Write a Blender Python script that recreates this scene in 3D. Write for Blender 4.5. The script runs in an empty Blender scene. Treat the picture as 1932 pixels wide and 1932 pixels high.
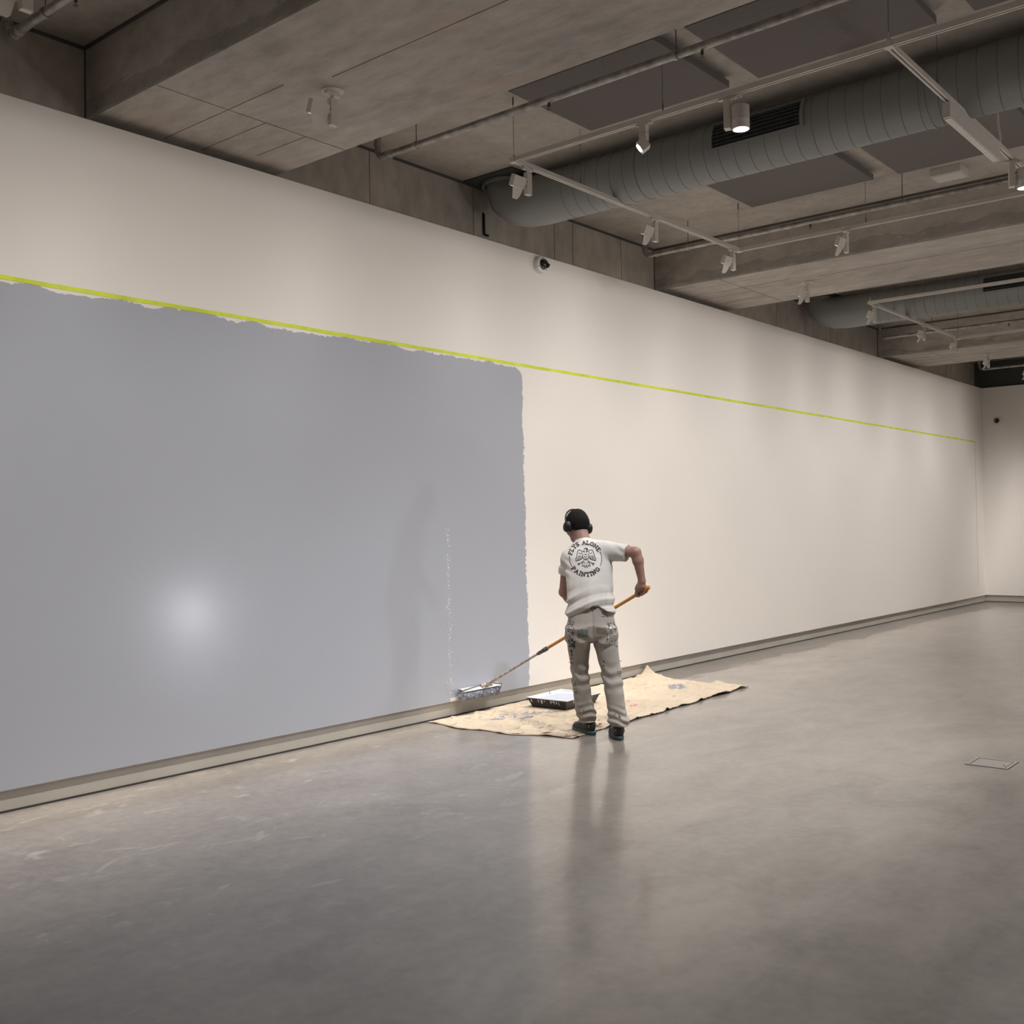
import bpy, math, random
import numpy as np
from mathutils import Vector, Matrix
from mathutils.bvhtree import BVHTree

random.seed(7)
np.random.seed(7)
S = bpy.context.scene
COL = S.collection

# ------------------------------------------------------------------ camera
YAW, PITCH, ROLL, FPX = math.radians(39.97), math.radians(0.848), math.radians(-0.939), 1989.9
CAM = Vector((6.261, 0.0, 1.62))
fw = Vector((-math.sin(YAW) * math.cos(PITCH), math.cos(YAW) * math.cos(PITCH), math.sin(PITCH)))
rt = Vector((math.cos(YAW), math.sin(YAW), 0))
up = rt.cross(fw)
rt2 = rt * math.cos(ROLL) + up * math.sin(ROLL)
up2 = up * math.cos(ROLL) - rt * math.sin(ROLL)
cd = bpy.data.cameras.new('camera')
cd.sensor_width = 36.0
cd.lens = FPX / 1932 * 36.0
cd.clip_end = 200
cam = bpy.data.objects.new('camera', cd)
COL.objects.link(cam)
cam.matrix_world = Matrix(((rt2.x, up2.x, -fw.x, CAM.x), (rt2.y, up2.y, -fw.y, CAM.y),
                           (rt2.z, up2.z, -fw.z, CAM.z), (0, 0, 0, 1)))
S.camera = cam

# ------------------------------------------------------------------ world, exposure, lamp powers
W = bpy.data.worlds.new('world')
S.world = W
W.use_nodes = True
W.node_tree.nodes['Background'].inputs[0].default_value = (0.8, 0.9, 1.0, 1)
W.node_tree.nodes['Background'].inputs[1].default_value = 1.0
S.view_settings.view_transform = 'Standard'
S.view_settings.look = 'None'
S.view_settings.gamma = 1.0
S.view_settings.use_curve_mapping = False
S.view_settings.exposure = 0.24
WASH_POW = 1.78
WASH_POWER = 25.0        # every wall washer on the tracks
SPOT_POWER = 420.0         # the cylinder downlights
ADDED_GLOW = 52.0          # glow of the added, unseen window in the right wall
LAMP_COLOUR = (1.0, 0.948, 0.90)

S.cycles.use_adaptive_sampling = True
S.cycles.adaptive_threshold = 0.1
S.cycles.max_bounces = 7
S.cycles.diffuse_bounces = 4
S.cycles.glossy_bounces = 3
S.cycles.transmission_bounces = 2
S.cycles.caustics_reflective = False
S.cycles.caustics_refractive = False
S.cycles.sample_clamp_indirect = 6.0

# ------------------------------------------------------------------ materials
def new_mat(name):
    m = bpy.data.materials.new(name)
    m.use_nodes = True
    nt = m.node_tree
    return m, nt, nt.nodes['Principled BSDF']

def N(nt, kind, **kw):
    n = nt.nodes.new(kind)
    for k, v in kw.items():
        if k.startswith('i_'):
            key = k[2:]
            key = int(key) if key.isdigit() else key.replace('_', ' ')
            n.inputs[key].default_value = v
        else:
            setattr(n, k, v)
    return n

def math_node(nt, op, a, b=None, c=None, clamp=False):
    n = nt.nodes.new('ShaderNodeMath')
    n.operation = op
    n.use_clamp = clamp
    for i, v in enumerate((a, b, c)):
        if v is None:
            continue
        if isinstance(v, (int, float)):
            n.inputs[i].default_value = v
        else:
            nt.links.new(v, n.inputs[i])
    return n.outputs[0]

def mixc(nt, fac, a, b, blend='MIX'):
    n = nt.nodes.new('ShaderNodeMix')
    n.data_type = 'RGBA'
    n.blend_type = blend
    for s, v in ((0, fac), (6, a), (7, b)):
        if isinstance(v, (int, float)):
            n.inputs[s].default_value = v
        elif isinstance(v, tuple):
            n.inputs[s].default_value = v if len(v) == 4 else (*v, 1)
        else:
            nt.links.new(v, n.inputs[s])
    return n.outputs[2]

def coords(nt, scale=(1, 1, 1)):
    t = nt.nodes.new('ShaderNodeTexCoord')
    mp = nt.nodes.new('ShaderNodeMapping')
    mp.inputs['Scale'].default_value = scale
    mp.inputs['Location'].default_value = (3.17, 1.43, 0.37)
    nt.links.new(t.outputs['Object'], mp.inputs['Vector'])
    return mp.outputs[0], t.outputs['Object']

def noise(nt, vec, scale, detail=4, rough=0.55, dist=0.0):
    n = N(nt, 'ShaderNodeTexNoise', i_Scale=scale, i_Detail=detail, i_Roughness=rough, i_Distortion=dist)
    nt.links.new(vec, n.inputs['Vector'])
    return n.outputs['Fac']

def ramp(nt, fac, lo, hi):
    n = N(nt, 'ShaderNodeMapRange', i_1=lo, i_2=hi)
    n.clamp = True
    nt.links.new(fac, n.inputs[0])
    return n.outputs[0]

def bump(nt, b, height, strength=0.2, distance=0.01):
    n = N(nt, 'ShaderNodeBump', i_Strength=strength, i_Distance=distance)
    nt.links.new(height, n.inputs['Height'])
    nt.links.new(n.outputs[0], b.inputs['Normal'])

def simple(name, col, rough=0.5, metal=0.0, var=0.12, scale=12.0, bmp=0.0, coat=0.0, spec=0.5):
    """plain material whose colour wanders a little with a noise"""
    m, nt, b = new_mat(name)
    v, _ = coords(nt)
    f = noise(nt, v, scale, 5)
    dark = tuple(c * (1 - var) for c in col)
    lite = tuple(min(1, c * (1 + var)) for c in col)
    nt.links.new(mixc(nt, ramp(nt, f, 0.3, 0.7), dark, lite), b.inputs['Base Color'])
    b.inputs['Roughness'].default_value = rough
    b.inputs['Metallic'].default_value = metal
    b.inputs['Specular IOR Level'].default_value = spec
    b.inputs['Coat Weight'].default_value = coat
    if bmp:
        bump(nt, b, noise(nt, v, scale * 6, 4), bmp, 0.004)
    return m

def glow(name, col, strength):
    m, nt, b = new_mat(name)
    b.inputs['Base Color'].default_value = (*col, 1)
    b.inputs['Emission Color'].default_value = (*col, 1)
    b.inputs['Emission Strength'].default_value = strength
    b.inputs['Roughness'].default_value = 0.4
    return m

WHITE = (0.79, 0.752, 0.712)
GREY = (0.375, 0.395, 0.448)

def wall_paint(name, painted):
    m, nt, b = new_mat(name)
    v, raw = coords(nt)
    big = noise(nt, v, 0.7, 3)
    white = mixc(nt, ramp(nt, big, 0.3, 0.7), tuple(c * 0.985 for c in WHITE), WHITE)
    if painted:
        sep = N(nt, 'ShaderNodeSeparateXYZ')
        nt.links.new(raw, sep.inputs[0])
        y, z = sep.outputs[1], sep.outputs[2]
        n1 = noise(nt, v, 2.6, 3)
        n2 = noise(nt, v, 22, 6, 0.7)
        n3 = noise(nt, v, 90, 3, 0.6)
        wob = math_node(nt, 'ADD', math_node(nt, 'MULTIPLY_ADD', n2, 0.10, -0.05),
                        math_node(nt, 'MULTIPLY_ADD', n3, 0.03, -0.015))
        ey = math_node(nt, 'ADD', math_node(nt, 'MULTIPLY_ADD', n1, 0.06, 7.635), wob)
        ey = math_node(nt, 'SUBTRACT', ey, math_node(nt, 'MULTIPLY', math_node(nt, 'SUBTRACT', z, 1.6), 0.011))
        ez = math_node(nt, 'ADD', math_node(nt, 'MULTIPLY_ADD', n1, 0.16, 3.035), math_node(nt, 'MULTIPLY', wob, 0.55))
        # rounded upper right corner of the rolled area
        cy = math_node(nt, 'MAXIMUM', math_node(nt, 'SUBTRACT', y, 7.45), 0.0)
        ez = math_node(nt, 'SUBTRACT', ez, math_node(nt, 'MULTIPLY', math_node(nt, 'MULTIPLY', cy, cy), 1.3))
        mask = math_node(nt, 'MULTIPLY', math_node(nt, 'LESS_THAN', y, ey), math_node(nt, 'LESS_THAN', z, ez))
        # missed specks along one roller lap
        lap = math_node(nt, 'ABSOLUTE', math_node(nt, 'SUBTRACT', y, 6.605))
        lapw = math_node(nt, 'MULTIPLY', math_node(nt, 'LESS_THAN', lap, 0.035), math_node(nt, 'LESS_THAN', z, 1.62))
        thin = math_node(nt, 'MULTIPLY', math_node(nt, 'LESS_THAN', lap, 0.012), lapw)
        spk = math_node(nt, 'MULTIPLY', lapw, math_node(nt, 'GREATER_THAN', noise(nt, v, 48, 3, 0.6), 0.645))
        spk2 = math_node(nt, 'MULTIPLY', thin, math_node(nt, 'GREATER_THAN', noise(nt, v, 60, 3, 0.6), 0.615))
        # the corner not reached yet, just above the baseboard beside the roller
        cor = math_node(nt, 'MULTIPLY', math_node(nt, 'LESS_THAN', math_node(nt, 'ABSOLUTE', math_node(nt, 'SUBTRACT', y, 6.66)), 0.055),
                        math_node(nt, 'LESS_THAN', math_node(nt, 'SUBTRACT', z, math_node(nt, 'MULTIPLY', n2, 0.03)), 0.147))
        hole = math_node(nt, 'MAXIMUM', math_node(nt, 'MAXIMUM', spk, spk2), cor)
        mask = math_node(nt, 'MULTIPLY', mask, math_node(nt, 'SUBTRACT', 1.0, hole))
        grey = mixc(nt, ramp(nt, big, 0.25, 0.75), tuple(c * 0.97 for c in GREY), GREY)
        nt.links.new(mixc(nt, mask, white, grey), b.inputs['Base Color'])
        nt.links.new(math_node(nt, 'MULTIPLY_ADD', mask, -0.15, 0.60), b.inputs['Roughness'])
        nt.links.new(math_node(nt, 'MULTIPLY', mask, 0.45), b.inputs['Coat Weight'])
        b.inputs['Coat Roughness'].default_value = 0.17
    else:
        nt.links.new(white, b.inputs['Base Color'])
        b.inputs['Roughness'].default_value = 0.6
    return m

def concrete(name, col, streak=(1, 1, 1), rough=0.8, var=0.2, edge=None):
    m, nt, b = new_mat(name)
    v, raw = coords(nt, streak)
    a = noise(nt, v, 0.9, 4, 0.6, 0.6)
    c = noise(nt, v, 7.0, 5, 0.65)
    f = math_node(nt, 'ADD', math_node(nt, 'MULTIPLY', a, 0.45), math_node(nt, 'MULTIPLY', c, 0.55))
    c1 = mixc(nt, ramp(nt, f, 0.34, 0.64), tuple(x * (1 - var) for x in col), tuple(x * (1 + var) for x in col))
    rust = ramp(nt, noise(nt, v, 1.4, 4, 0.5, 0.4), 0.6, 0.78)
    c2 = mixc(nt, math_node(nt, 'MULTIPLY', rust, 0.6), c1, (col[0] * 1.15, col[1] * 0.95, col[2] * 0.82))
    pits = ramp(nt, noise(nt, v, 34, 2, 0.5), 0.75, 0.8)
    c3 = mixc(nt, math_node(nt, 'MULTIPLY', pits, 0.5), c2, tuple(x * 0.45 for x in col))
    if edge:
        # grout run and water stain along the lower arris of the beam, each with its own ragged outline
        sep = N(nt, 'ShaderNodeSeparateXYZ')
        nt.links.new(raw, sep.inputs[0])
        z = sep.outputs[2]
        rg, _ = coords(nt, (1.0, 1.0, 3.0))
        rn = noise(nt, rg, 2.3, 4, 0.65)
        dk = math_node(nt, 'LESS_THAN', z, math_node(nt, 'MULTIPLY_ADD', rn, 0.34, edge - 0.06))
        side = math_node(nt, 'GREATER_THAN', z, edge + 0.002)
        c3 = mixc(nt, math_node(nt, 'MULTIPLY', math_node(nt, 'MULTIPLY', dk, side), 0.30), c3, tuple(x * 0.35 for x in col))
        lt = math_node(nt, 'LESS_THAN', z, math_node(nt, 'MULTIPLY_ADD', noise(nt, v, 9.0, 4, 0.6), 0.10, edge - 0.030))
        c3 = mixc(nt, math_node(nt, 'MULTIPLY', math_node(nt, 'MULTIPLY', lt, side), 0.5), c3, tuple(min(1, x * 1.25) for x in col))
    nt.links.new(c3, b.inputs['Base Color'])
    b.inputs['Roughness'].default_value = rough
    return m

def floor_mat():
    m, nt, b = new_mat('polished_concrete_floor')
    v, raw = coords(nt)
    vs, _ = coords(nt, (1.0, 0.5, 1.0))
    a = noise(nt, v, 0.6, 3, 0.6)
    c = noise(nt, vs, 3.2, 4, 0.62, 0.4)
    d = noise(nt, v, 17, 4, 0.65)
    f = math_node(nt, 'MULTIPLY_ADD', c, 0.45, math_node(nt, 'MULTIPLY', a, 0.35))
    f = math_node(nt, 'MULTIPLY_ADD', d, 0.20, f)
    base = mixc(nt, ramp(nt, f, 0.36, 0.64), (0.140, 0.121, 0.105), (0.285, 0.251, 0.218))
    sep = N(nt, 'ShaderNodeSeparateXYZ')
    nt.links.new(raw, sep.inputs[0])
    x, y = sep.outputs[0], sep.outputs[1]
    # plaster dust and scuffs, thickest where the wall was sanded
    sv, _ = coords(nt, (1.0, 0.42, 1.0))
    scuff = ramp(nt, noise(nt, sv, 9.0, 4, 0.62, 0.8), 0.60, 0.70)
    near = math_node(nt, 'MULTIPLY', ramp(nt, x, 3.6, 0.3), ramp(nt, y, 8.5, 4.5))
    base = mixc(nt, math_node(nt, 'MULTIPLY', math_node(nt, 'MULTIPLY', scuff, near), 0.6), base, (0.60, 0.54, 0.47))
    base = mixc(nt, math_node(nt, 'MULTIPLY', near, math_node(nt, 'MULTIPLY', d, 0.5)), base, (0.44, 0.395, 0.345))
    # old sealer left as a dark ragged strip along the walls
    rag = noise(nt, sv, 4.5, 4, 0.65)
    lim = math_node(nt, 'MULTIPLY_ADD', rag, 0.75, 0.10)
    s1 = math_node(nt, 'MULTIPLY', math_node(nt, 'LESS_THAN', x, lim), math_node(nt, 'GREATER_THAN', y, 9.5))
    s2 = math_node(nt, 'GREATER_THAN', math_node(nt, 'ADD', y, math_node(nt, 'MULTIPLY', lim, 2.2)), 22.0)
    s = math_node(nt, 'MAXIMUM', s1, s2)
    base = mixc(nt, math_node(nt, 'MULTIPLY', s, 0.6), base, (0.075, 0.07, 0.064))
    nt.links.new(base, b.inputs['Base Color'])
    b.inputs['Roughness'].default_value = 0.34
    b.inputs['Specular IOR Level'].default_value = 0.35
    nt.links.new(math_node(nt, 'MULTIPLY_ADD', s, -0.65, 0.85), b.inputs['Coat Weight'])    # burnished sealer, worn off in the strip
    b.inputs['Coat Roughness'].default_value = 0.15
    b.inputs['Coat IOR'].default_value = 1.55
    return m

def cloth_mat():
    m, nt, b = new_mat('canvas_drop_cloth')
    v, raw = coords(nt)
    a = noise(nt, v, 2.0, 4)
    base = mixc(nt, ramp(nt, a, 0.3, 0.7), (0.40, 0.33, 0.245), (0.51, 0.425, 0.318))
    sv, _ = coords(nt, (2.2, 0.8, 1))
    dirt_shade = ramp(nt, noise(nt, sv, 6, 4, 0.7, 1.2), 0.57, 0.68)  # brown dirt streaks that also darken the cloth for crease shade
    base = mixc(nt, math_node(nt, 'MULTIPLY', dirt_shade, 0.55), base, (0.20, 0.145, 0.11))
    dots = ramp(nt, noise(nt, v, 45, 2), 0.70, 0.74)
    base = mixc(nt, math_node(nt, 'MULTIPLY', dots, 0.6), base, (0.12, 0.09, 0.08))
    nt.links.new(base, b.inputs['Base Color'])
    b.inputs['Roughness'].default_value = 0.9
    bump(nt, b, noise(nt, v, 300, 2), 0.15, 0.001)
    return m

M = {}
M['wall_painted'] = wall_paint('wall_paint_half_done', True)
M['wall_white'] = wall_paint('white_wall_paint', False)
M['beam'] = concrete('board_marked_concrete', (0.45, 0.412, 0.370), (0.6, 1.4, 1), 0.8, 0.27, 4.30)
M['slab'] = concrete('slab_concrete', (0.44, 0.402, 0.357), (1, 1, 1), 0.8, 0.22)
M['cwall'] = concrete('raw_concrete_wall', (0.43, 0.39, 0.335), (1, 1, 0.6), 0.8, 0.22)
M['seam'] = simple('joint_shadow_grey', (0.10, 0.09, 0.08), 0.9)
M['joint'] = simple('formwork_joint', (0.17, 0.15, 0.13), 0.9, 0, 0.5, 3)
M['floor'] = floor_mat()
M['skirt'] = simple('grey_baseboard_metal', (0.40, 0.375, 0.335), 0.42, 0.0, 0.05, 3)
M['dark_gap'] = simple('dark_joint_gap_shade', (0.03, 0.028, 0.025), 0.8)
M['tape'] = simple('lime_masking_tape', (0.62, 0.72, 0.035), 0.55, 0, 0.16, 5)
M['pencil'] = simple('pencil_grey', (0.38, 0.36, 0.30), 0.8)
M['panel'] = simple('charcoal_acoustic_felt', (0.165, 0.147, 0.136), 0.95, 0, 0.06, 30)
M['duct'] = simple('grey_duct_sheet', (0.26, 0.265, 0.258), 0.5, 0.15, 0.05, 3)
M['duct_seam'] = simple('duct_seam_grey', (0.085, 0.088, 0.088), 0.6)
M['plate'] = simple('dark_green_grey_plate', (0.06, 0.068, 0.062), 0.6)
M['black'] = simple('flat_black', (0.006, 0.006, 0.006), 0.85)
M['grille'] = simple('grille_grey', (0.13, 0.133, 0.13), 0.5, 0.2)
M['galv'] = simple('galvanised_steel', (0.36, 0.34, 0.315), 0.38, 0.75, 0.35, 14)
M['brass'] = simple('dull_brass', (0.10, 0.075, 0.055), 0.45, 0.7)
M['lamp_white'] = simple('white_lamp_enamel', (0.66, 0.62, 0.56), 0.42, 0, 0.03, 8)
M['slot'] = simple('track_slot_dark', (0.03, 0.028, 0.026), 0.6)
M['wire'] = simple('steel_wire', (0.16, 0.15, 0.135), 0.5, 0.5)
M['cable'] = simple('white_cable', (0.62, 0.58, 0.52), 0.5)
M['lens_on'] = glow('lit_lamp_lens', (0.86, 0.95, 1.0), 14.0)
M['lens_wash'] = glow('lit_washer_lens', (1.0, 0.96, 0.9), 0.6)
M['dome'] = simple('smoked_dome', (0.008, 0.008, 0.009), 0.08, 0, 0.02, 5, 0, 1.0)
M['cam_white'] = simple('camera_white', (0.70, 0.67, 0.63), 0.35, 0, 0.02)
M['hatch'] = simple('steel_hatch', (0.235, 0.215, 0.19), 0.35, 0.0, 0.06)
M['cloth'] = cloth_mat()
M['tray_black'] = simple('black_tray_plastic', (0.018, 0.016, 0.015), 0.4, 0, 0.4, 30)
M['tray_liner'] = simple('white_tray_liner', (0.62, 0.625, 0.65), 0.3, 0, 0.03)
M['wet'] = simple('wet_grey_paint', (0.36, 0.39, 0.47), 0.45, 0, 0.05, 6)
M['nap'] = simple('paint_soaked_nap', (0.27, 0.29, 0.345), 0.75, 0, 0.6, 45)
M['shield'] = simple('white_roller_shield', (0.74, 0.73, 0.72), 0.35, 0, 0.12, 20)
M['shaft'] = simple('paint_spattered_shaft', (0.40, 0.34, 0.31), 0.6, 0, 0.55, 26, 0.4)
M['ferrule'] = simple('black_and_white_collar', (0.09, 0.085, 0.085), 0.5, 0, 0.9, 40)
M['orange'] = simple('orange_fibreglass_pole', (0.52, 0.22, 0.032), 0.4, 0, 0.2, 20)
M['skin'] = simple('skin', (0.29, 0.16, 0.122), 0.5, 0, 0.10, 14)
M['shirt'] = simple('white_cotton_shirt', (0.54, 0.51, 0.475), 0.9, 0, 0.05, 7, 0.1)
M['ink'] = simple('black_shirt_ink', (0.022, 0.02, 0.022), 0.8)
M['pants'] = simple('painter_trousers_canvas', (0.315, 0.285, 0.25), 0.9, 0, 0.16, 9, 0.15)
M['paint_black'] = simple('dried_black_paint', (0.02, 0.018, 0.018), 0.6)
M['paint_white'] = simple('dried_white_paint', (0.66, 0.63, 0.60), 0.6)
M['paint_grey'] = simple('dried_grey_paint', (0.20, 0.20, 0.225), 0.6, 0, 0.3, 30)
M['paint_red'] = simple('dried_red_paint', (0.50, 0.07, 0.07), 0.6)
M['paint_maroon'] = simple('dried_maroon_paint', (0.14, 0.035, 0.035), 0.7)
M['patch_blue'] = simple('grey_green_patch', (0.145, 0.16, 0.15), 0.9)
M['patch_brown'] = simple('brown_patch', (0.165, 0.135, 0.12), 0.9)
M['cap'] = simple('black_cap_cloth', (0.006, 0.005, 0.005), 0.9, spec=0.2)
M['muff'] = simple('black_muff_plastic', (0.005, 0.005, 0.005), 0.45, spec=0.35)
M['shoe'] = simple('black_shoe_mesh', (0.016, 0.015, 0.014), 0.6, 0, 0.3, 40)
M['lace'] = simple('tan_shoe_trim', (0.30, 0.24, 0.17), 0.7)
M['sole'] = simple('teal_rubber_sole', (0.022, 0.06, 0.06), 0.5)
M['necklace'] = simple('silver_chain', (0.55, 0.5, 0.46), 0.3, 0.8)
M['eye'] = simple('eye_white', (0.6, 0.57, 0.54), 0.3)
M['added_glow'] = glow('added_glowing_glass', (0.93, 0.96, 1.0), ADDED_GLOW)
M['added_frame'] = simple('added_window_frame', (0.25, 0.24, 0.23), 0.4)

# ------------------------------------------------------------------ mesh helpers
class MB:
    def __init__(self):
        self.v, self.f = [], []

    def add(self, vs, fs):
        o = len(self.v)
        self.v += [tuple(p) for p in vs]
        self.f += [tuple(i + o for i in f) for f in fs]
        return self

    def box(self, c, s, R=None):
        c = Vector(c)
        vs = []
        for dx in (-.5, .5):
            for dy in (-.5, .5):
                for dz in (-.5, .5):
                    p = Vector((dx * s[0], dy * s[1], dz * s[2]))
                    if R is not None:
                        p = R @ p
                    vs.append(c + p)
        return self.add(vs, [(0, 1, 3, 2), (4, 6, 7, 5), (0, 4, 5, 1), (2, 3, 7, 6), (0, 2, 6, 4), (1, 5, 7, 3)])

    def bb(self, x0, x1, y0, y1, z0, z1):
        return self.box(((x0 + x1) / 2, (y0 + y1) / 2, (z0 + z1) / 2), (x1 - x0, y1 - y0, z1 - z0))

    def tube(self, pts, r, n=10, caps=True):
        pts = [Vector(p) for p in pts]
        rs = r if isinstance(r, (list, tuple)) else [r] * len(pts)
        ref = None
        vs, fs = [], []
        for i, p in enumerate(pts):
            if i == 0:
                t = pts[1] - p
            elif i == len(pts) - 1:
                t = p - pts[i - 1]
            else:
                t = (pts[i + 1] - p).normalized() + (p - pts[i - 1]).normalized()
            t.normalize()
            if ref is None:
                ref = Vector((0, 0, 1)) if abs(t.z) < 0.9 else Vector((1, 0, 0))
            a = t.cross(ref).normalized()
            b = a.cross(t).normalized()
            ref = b
            for k in range(n):
                an = 2 * math.pi * k / n
                vs.append(p + (a * math.cos(an) + b * math.sin(an)) * rs[i])
        for i in range(len(pts) - 1):
            for k in range(n):
                k2 = (k + 1) % n
                fs.append((i * n + k, i * n + k2, (i + 1) * n + k2, (i + 1) * n + k))
        if caps:
            fs.append(tuple(reversed(range(n))))
            fs.append(tuple((len(pts) - 1) * n + k for k in range(n)))
        return self.add(vs, fs)

    def lathe(self, c, axis, prof, n=24):
        """prof: (radius, offset along axis)"""
        c, axis = Vector(c), Vector(axis).normalized()
        a = axis.orthogonal().normalized()
        b = axis.cross(a)
        vs, fs = [], []
        for r, h in prof:
            for k in range(n):
                an = 2 * math.pi * k / n
                vs.append(c + axis * h + (a * math.cos(an) + b * math.sin(an)) * max(r, 1e-5))
        for i in range(len(prof) - 1):
            for k in range(n):
                k2 = (k + 1) % n
                fs.append((i * n + k, i * n + k2, (i + 1) * n + k2, (i + 1) * n + k))
        return self.add(vs, fs)

    def extrude(self, poly, o, ex, ey, ez, length):
        """2-D polygon in (ex, ey) extruded along ez"""
        o, ex, ey, ez = Vector(o), Vector(ex), Vector(ey), Vector(ez)
        n = len(poly)
        vs = [o + ex * p[0] + ey * p[1] for p in poly] + [o + ex * p[0] + ey * p[1] + ez * length for p in poly]
        fs = [(i, (i + 1) % n, n + (i + 1) % n, n + i) for i in range(n)]
        fs += [tuple(reversed(range(n))), tuple(range(n, 2 * n))]
        return self.add(vs, fs)

    def mesh(self, name):
        me = bpy.data.meshes.new(name)
        me.from_pydata(self.v, [], self.f)
        import bmesh
        bm = bmesh.new()
        bm.from_mesh(me)
        bmesh.ops.recalc_face_normals(bm, faces=bm.faces)
        bm.to_mesh(me)
        bm.free()
        return me

    def build(self, name, mat, parent=None, smooth=False, bevel=0.0, loc=None):
        return obj(name, self.mesh(name), mat, parent, smooth, bevel, loc)

def obj(name, me, mat, parent=None, smooth=False, bevel=0.0, loc=None):
    o = bpy.data.objects.new(name, me)
    COL.objects.link(o)
    if isinstance(mat, str):
        mat = M[mat]
    if not me.materials:
        me.materials.append(mat)
    if smooth:
        me.polygons.foreach_set('use_smooth', [True] * len(me.polygons))
        try:
            me.set_sharp_from_angle(angle=math.radians(40))
        except Exception:
            pass
    if bevel:
        md = o.modifiers.new('bevel', 'BEVEL')
        md.width = bevel
        md.segments = 2
    if loc is not None:
        o.location = loc
    if parent is not None:
        o.parent = parent
    return o

def thing(name, label, cat, loc=(0, 0, 0), group=None, rotz=0.0):
    o = bpy.data.objects.new(name, None)
    o.empty_display_size = 0.05
    COL.objects.link(o)
    o.location = loc
    o.rotation_euler = (0, 0, rotz)
    return tag(o, label, cat, group)

def tag(o, label, cat, group=None):
    o['label'] = label
    o['category'] = cat
    if group:
        o['group'] = group
    return o

def struct(o, label=None):
    o['kind'] = 'structure'
    if label:
        o['label'] = label
    return o

def copy_tree(o, parent=None):
    c = o.copy()
    COL.objects.link(c)
    c.parent = parent
    for ch in list(o.children):
        copy_tree(ch, c)
    return c

# ------------------------------------------------------------------ the room
Y0, Y1 = -6.0, 22.06          # behind the camera, far wall
XR = 8.24                     # right wall
ZT, ZS, ZC = 4.235, 4.30, 4.78  # top of lining, beam soffit, slab
SK = 0.132
BACK = -0.19

m = MB().bb(-0.4, XR + 0.3, Y0 - 0.3, Y1 + 0.5, -0.3, 0.0)
struct(m.build('floor', 'floor'), 'polished grey concrete floor with pale scuffs along the wall')
struct(MB().bb(-0.4, XR + 0.3, Y0 - 0.3, Y1 + 0.5, ZC, ZC + 0.3).build('ceiling', 'slab'), 'raw concrete slab between the beams')
wl = struct(MB().bb(-0.15, 0.0, Y0, Y1, SK, ZT).build('wall_left', 'wall_painted'),
            'long white wall with a half painted grey rectangle')
wf = struct(MB().bb(-0.15, XR, Y1, Y1 + 0.15, SK, ZT).build('wall_far', 'wall_white'), 'plain white end wall')
# right wall with an opening for the added window
DY0, DY1, DZ0, DZ = 9.18, 9.72, 0.02, 0.72
mm = MB()
mm.bb(XR, XR + 0.15, Y0, DY0, 0, ZC).bb(XR, XR + 0.15, DY1, Y1 + 0.15, 0, ZC).bb(XR, XR + 0.15, DY0, DY1, DZ, ZC).bb(XR, XR + 0.15, DY0, DY1, 0, DZ0)
struct(mm.build('wall_right', 'wall_white'), 'white wall on the right behind the view')
struct(MB().bb(-0.19, XR, Y0 - 0.15, Y0, 0, ZC).build('wall_near', 'wall_white'), 'white wall behind the camera')
# concrete that shows above the white linings
cw = struct(MB().bb(-0.39, BACK, Y0, Y1 + 0.3, 3.9, ZC).build('wall_left_upper', 'cwall'),
            'raw concrete wall above the white lining')
cf = struct(MB().bb(-0.39, XR, Y1 + 0.19, Y1 + 0.4, 3.9, ZC).build('wall_far_upper', 'plate'),
            'dark wall above the white end wall')
for y in (-3.0, 0.9, 2.3, 5.93, 7.21, 8.43, 8.74, 9.63, 13.4, 15.2, 19.6, 20.5):
    MB().bb(BACK - 0.004, BACK + 0.0025, y - 0.0028, y + 0.0028, 4.1, ZC).build('concrete_joint', 'joint', cw)
# shadow gap along the slab edge of the concrete wall
for y in ((Y0, 3.46), (4.94, 10.30), (11.88, 17.08), (18.67, Y1)):
    MB().bb(BACK - 0.005, BACK + 0.012, y[0], y[1], ZC - 0.022, ZC - 0.001).build('concrete_joint', 'seam', cw)

# baseboards, set back under the lining
bl = struct(MB().bb(-0.15, -0.018, Y0, Y1, 0.012, SK + 0.004).build('baseboard_left', 'skirt'), 'grey recessed baseboard along the painted wall')
MB().bb(-0.15, -0.012, Y0, Y1, 0.0, 0.012).build('floor_gap_shade', 'dark_gap', bl)  # near-black strip painted in for the gap shadow under the baseboard
bf = struct(MB().bb(-0.15, XR, Y1 + 0.018, Y1 + 0.15, 0.012, SK + 0.004).build('baseboard_far', 'skirt'), 'grey recessed baseboard under the end wall')
MB().bb(-0.15, XR, Y1 + 0.012, Y1 + 0.15, 0.0, 0.012).build('floor_gap_shade', 'dark_gap', bf)  # same painted gap shadow below the end wall

# low glowing window added out of view for the highlight on the grey paint
d1 = MB()
for (y_a, y_b, z_a, z_b) in ((DY0, DY0 + 0.05, DZ0, DZ), (DY1 - 0.05, DY1, DZ0, DZ), (DY0 + 0.05, DY1 - 0.05, DZ - 0.05, DZ), (DY0 + 0.05, DY1 - 0.05, DZ0, DZ0 + 0.03)):
    d1.bb(XR + 0.02, XR + 0.10, y_a, y_b, z_a, z_b)
d1 = struct(d1.build('added_window_1', 'added_frame'), 'added unseen low frosted window in the right wall')
MB().bb(XR + 0.05, XR + 0.065, DY0 + 0.05, DY1 - 0.05, DZ0 + 0.03, DZ - 0.05).build('pane', 'added_glow', d1)

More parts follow.
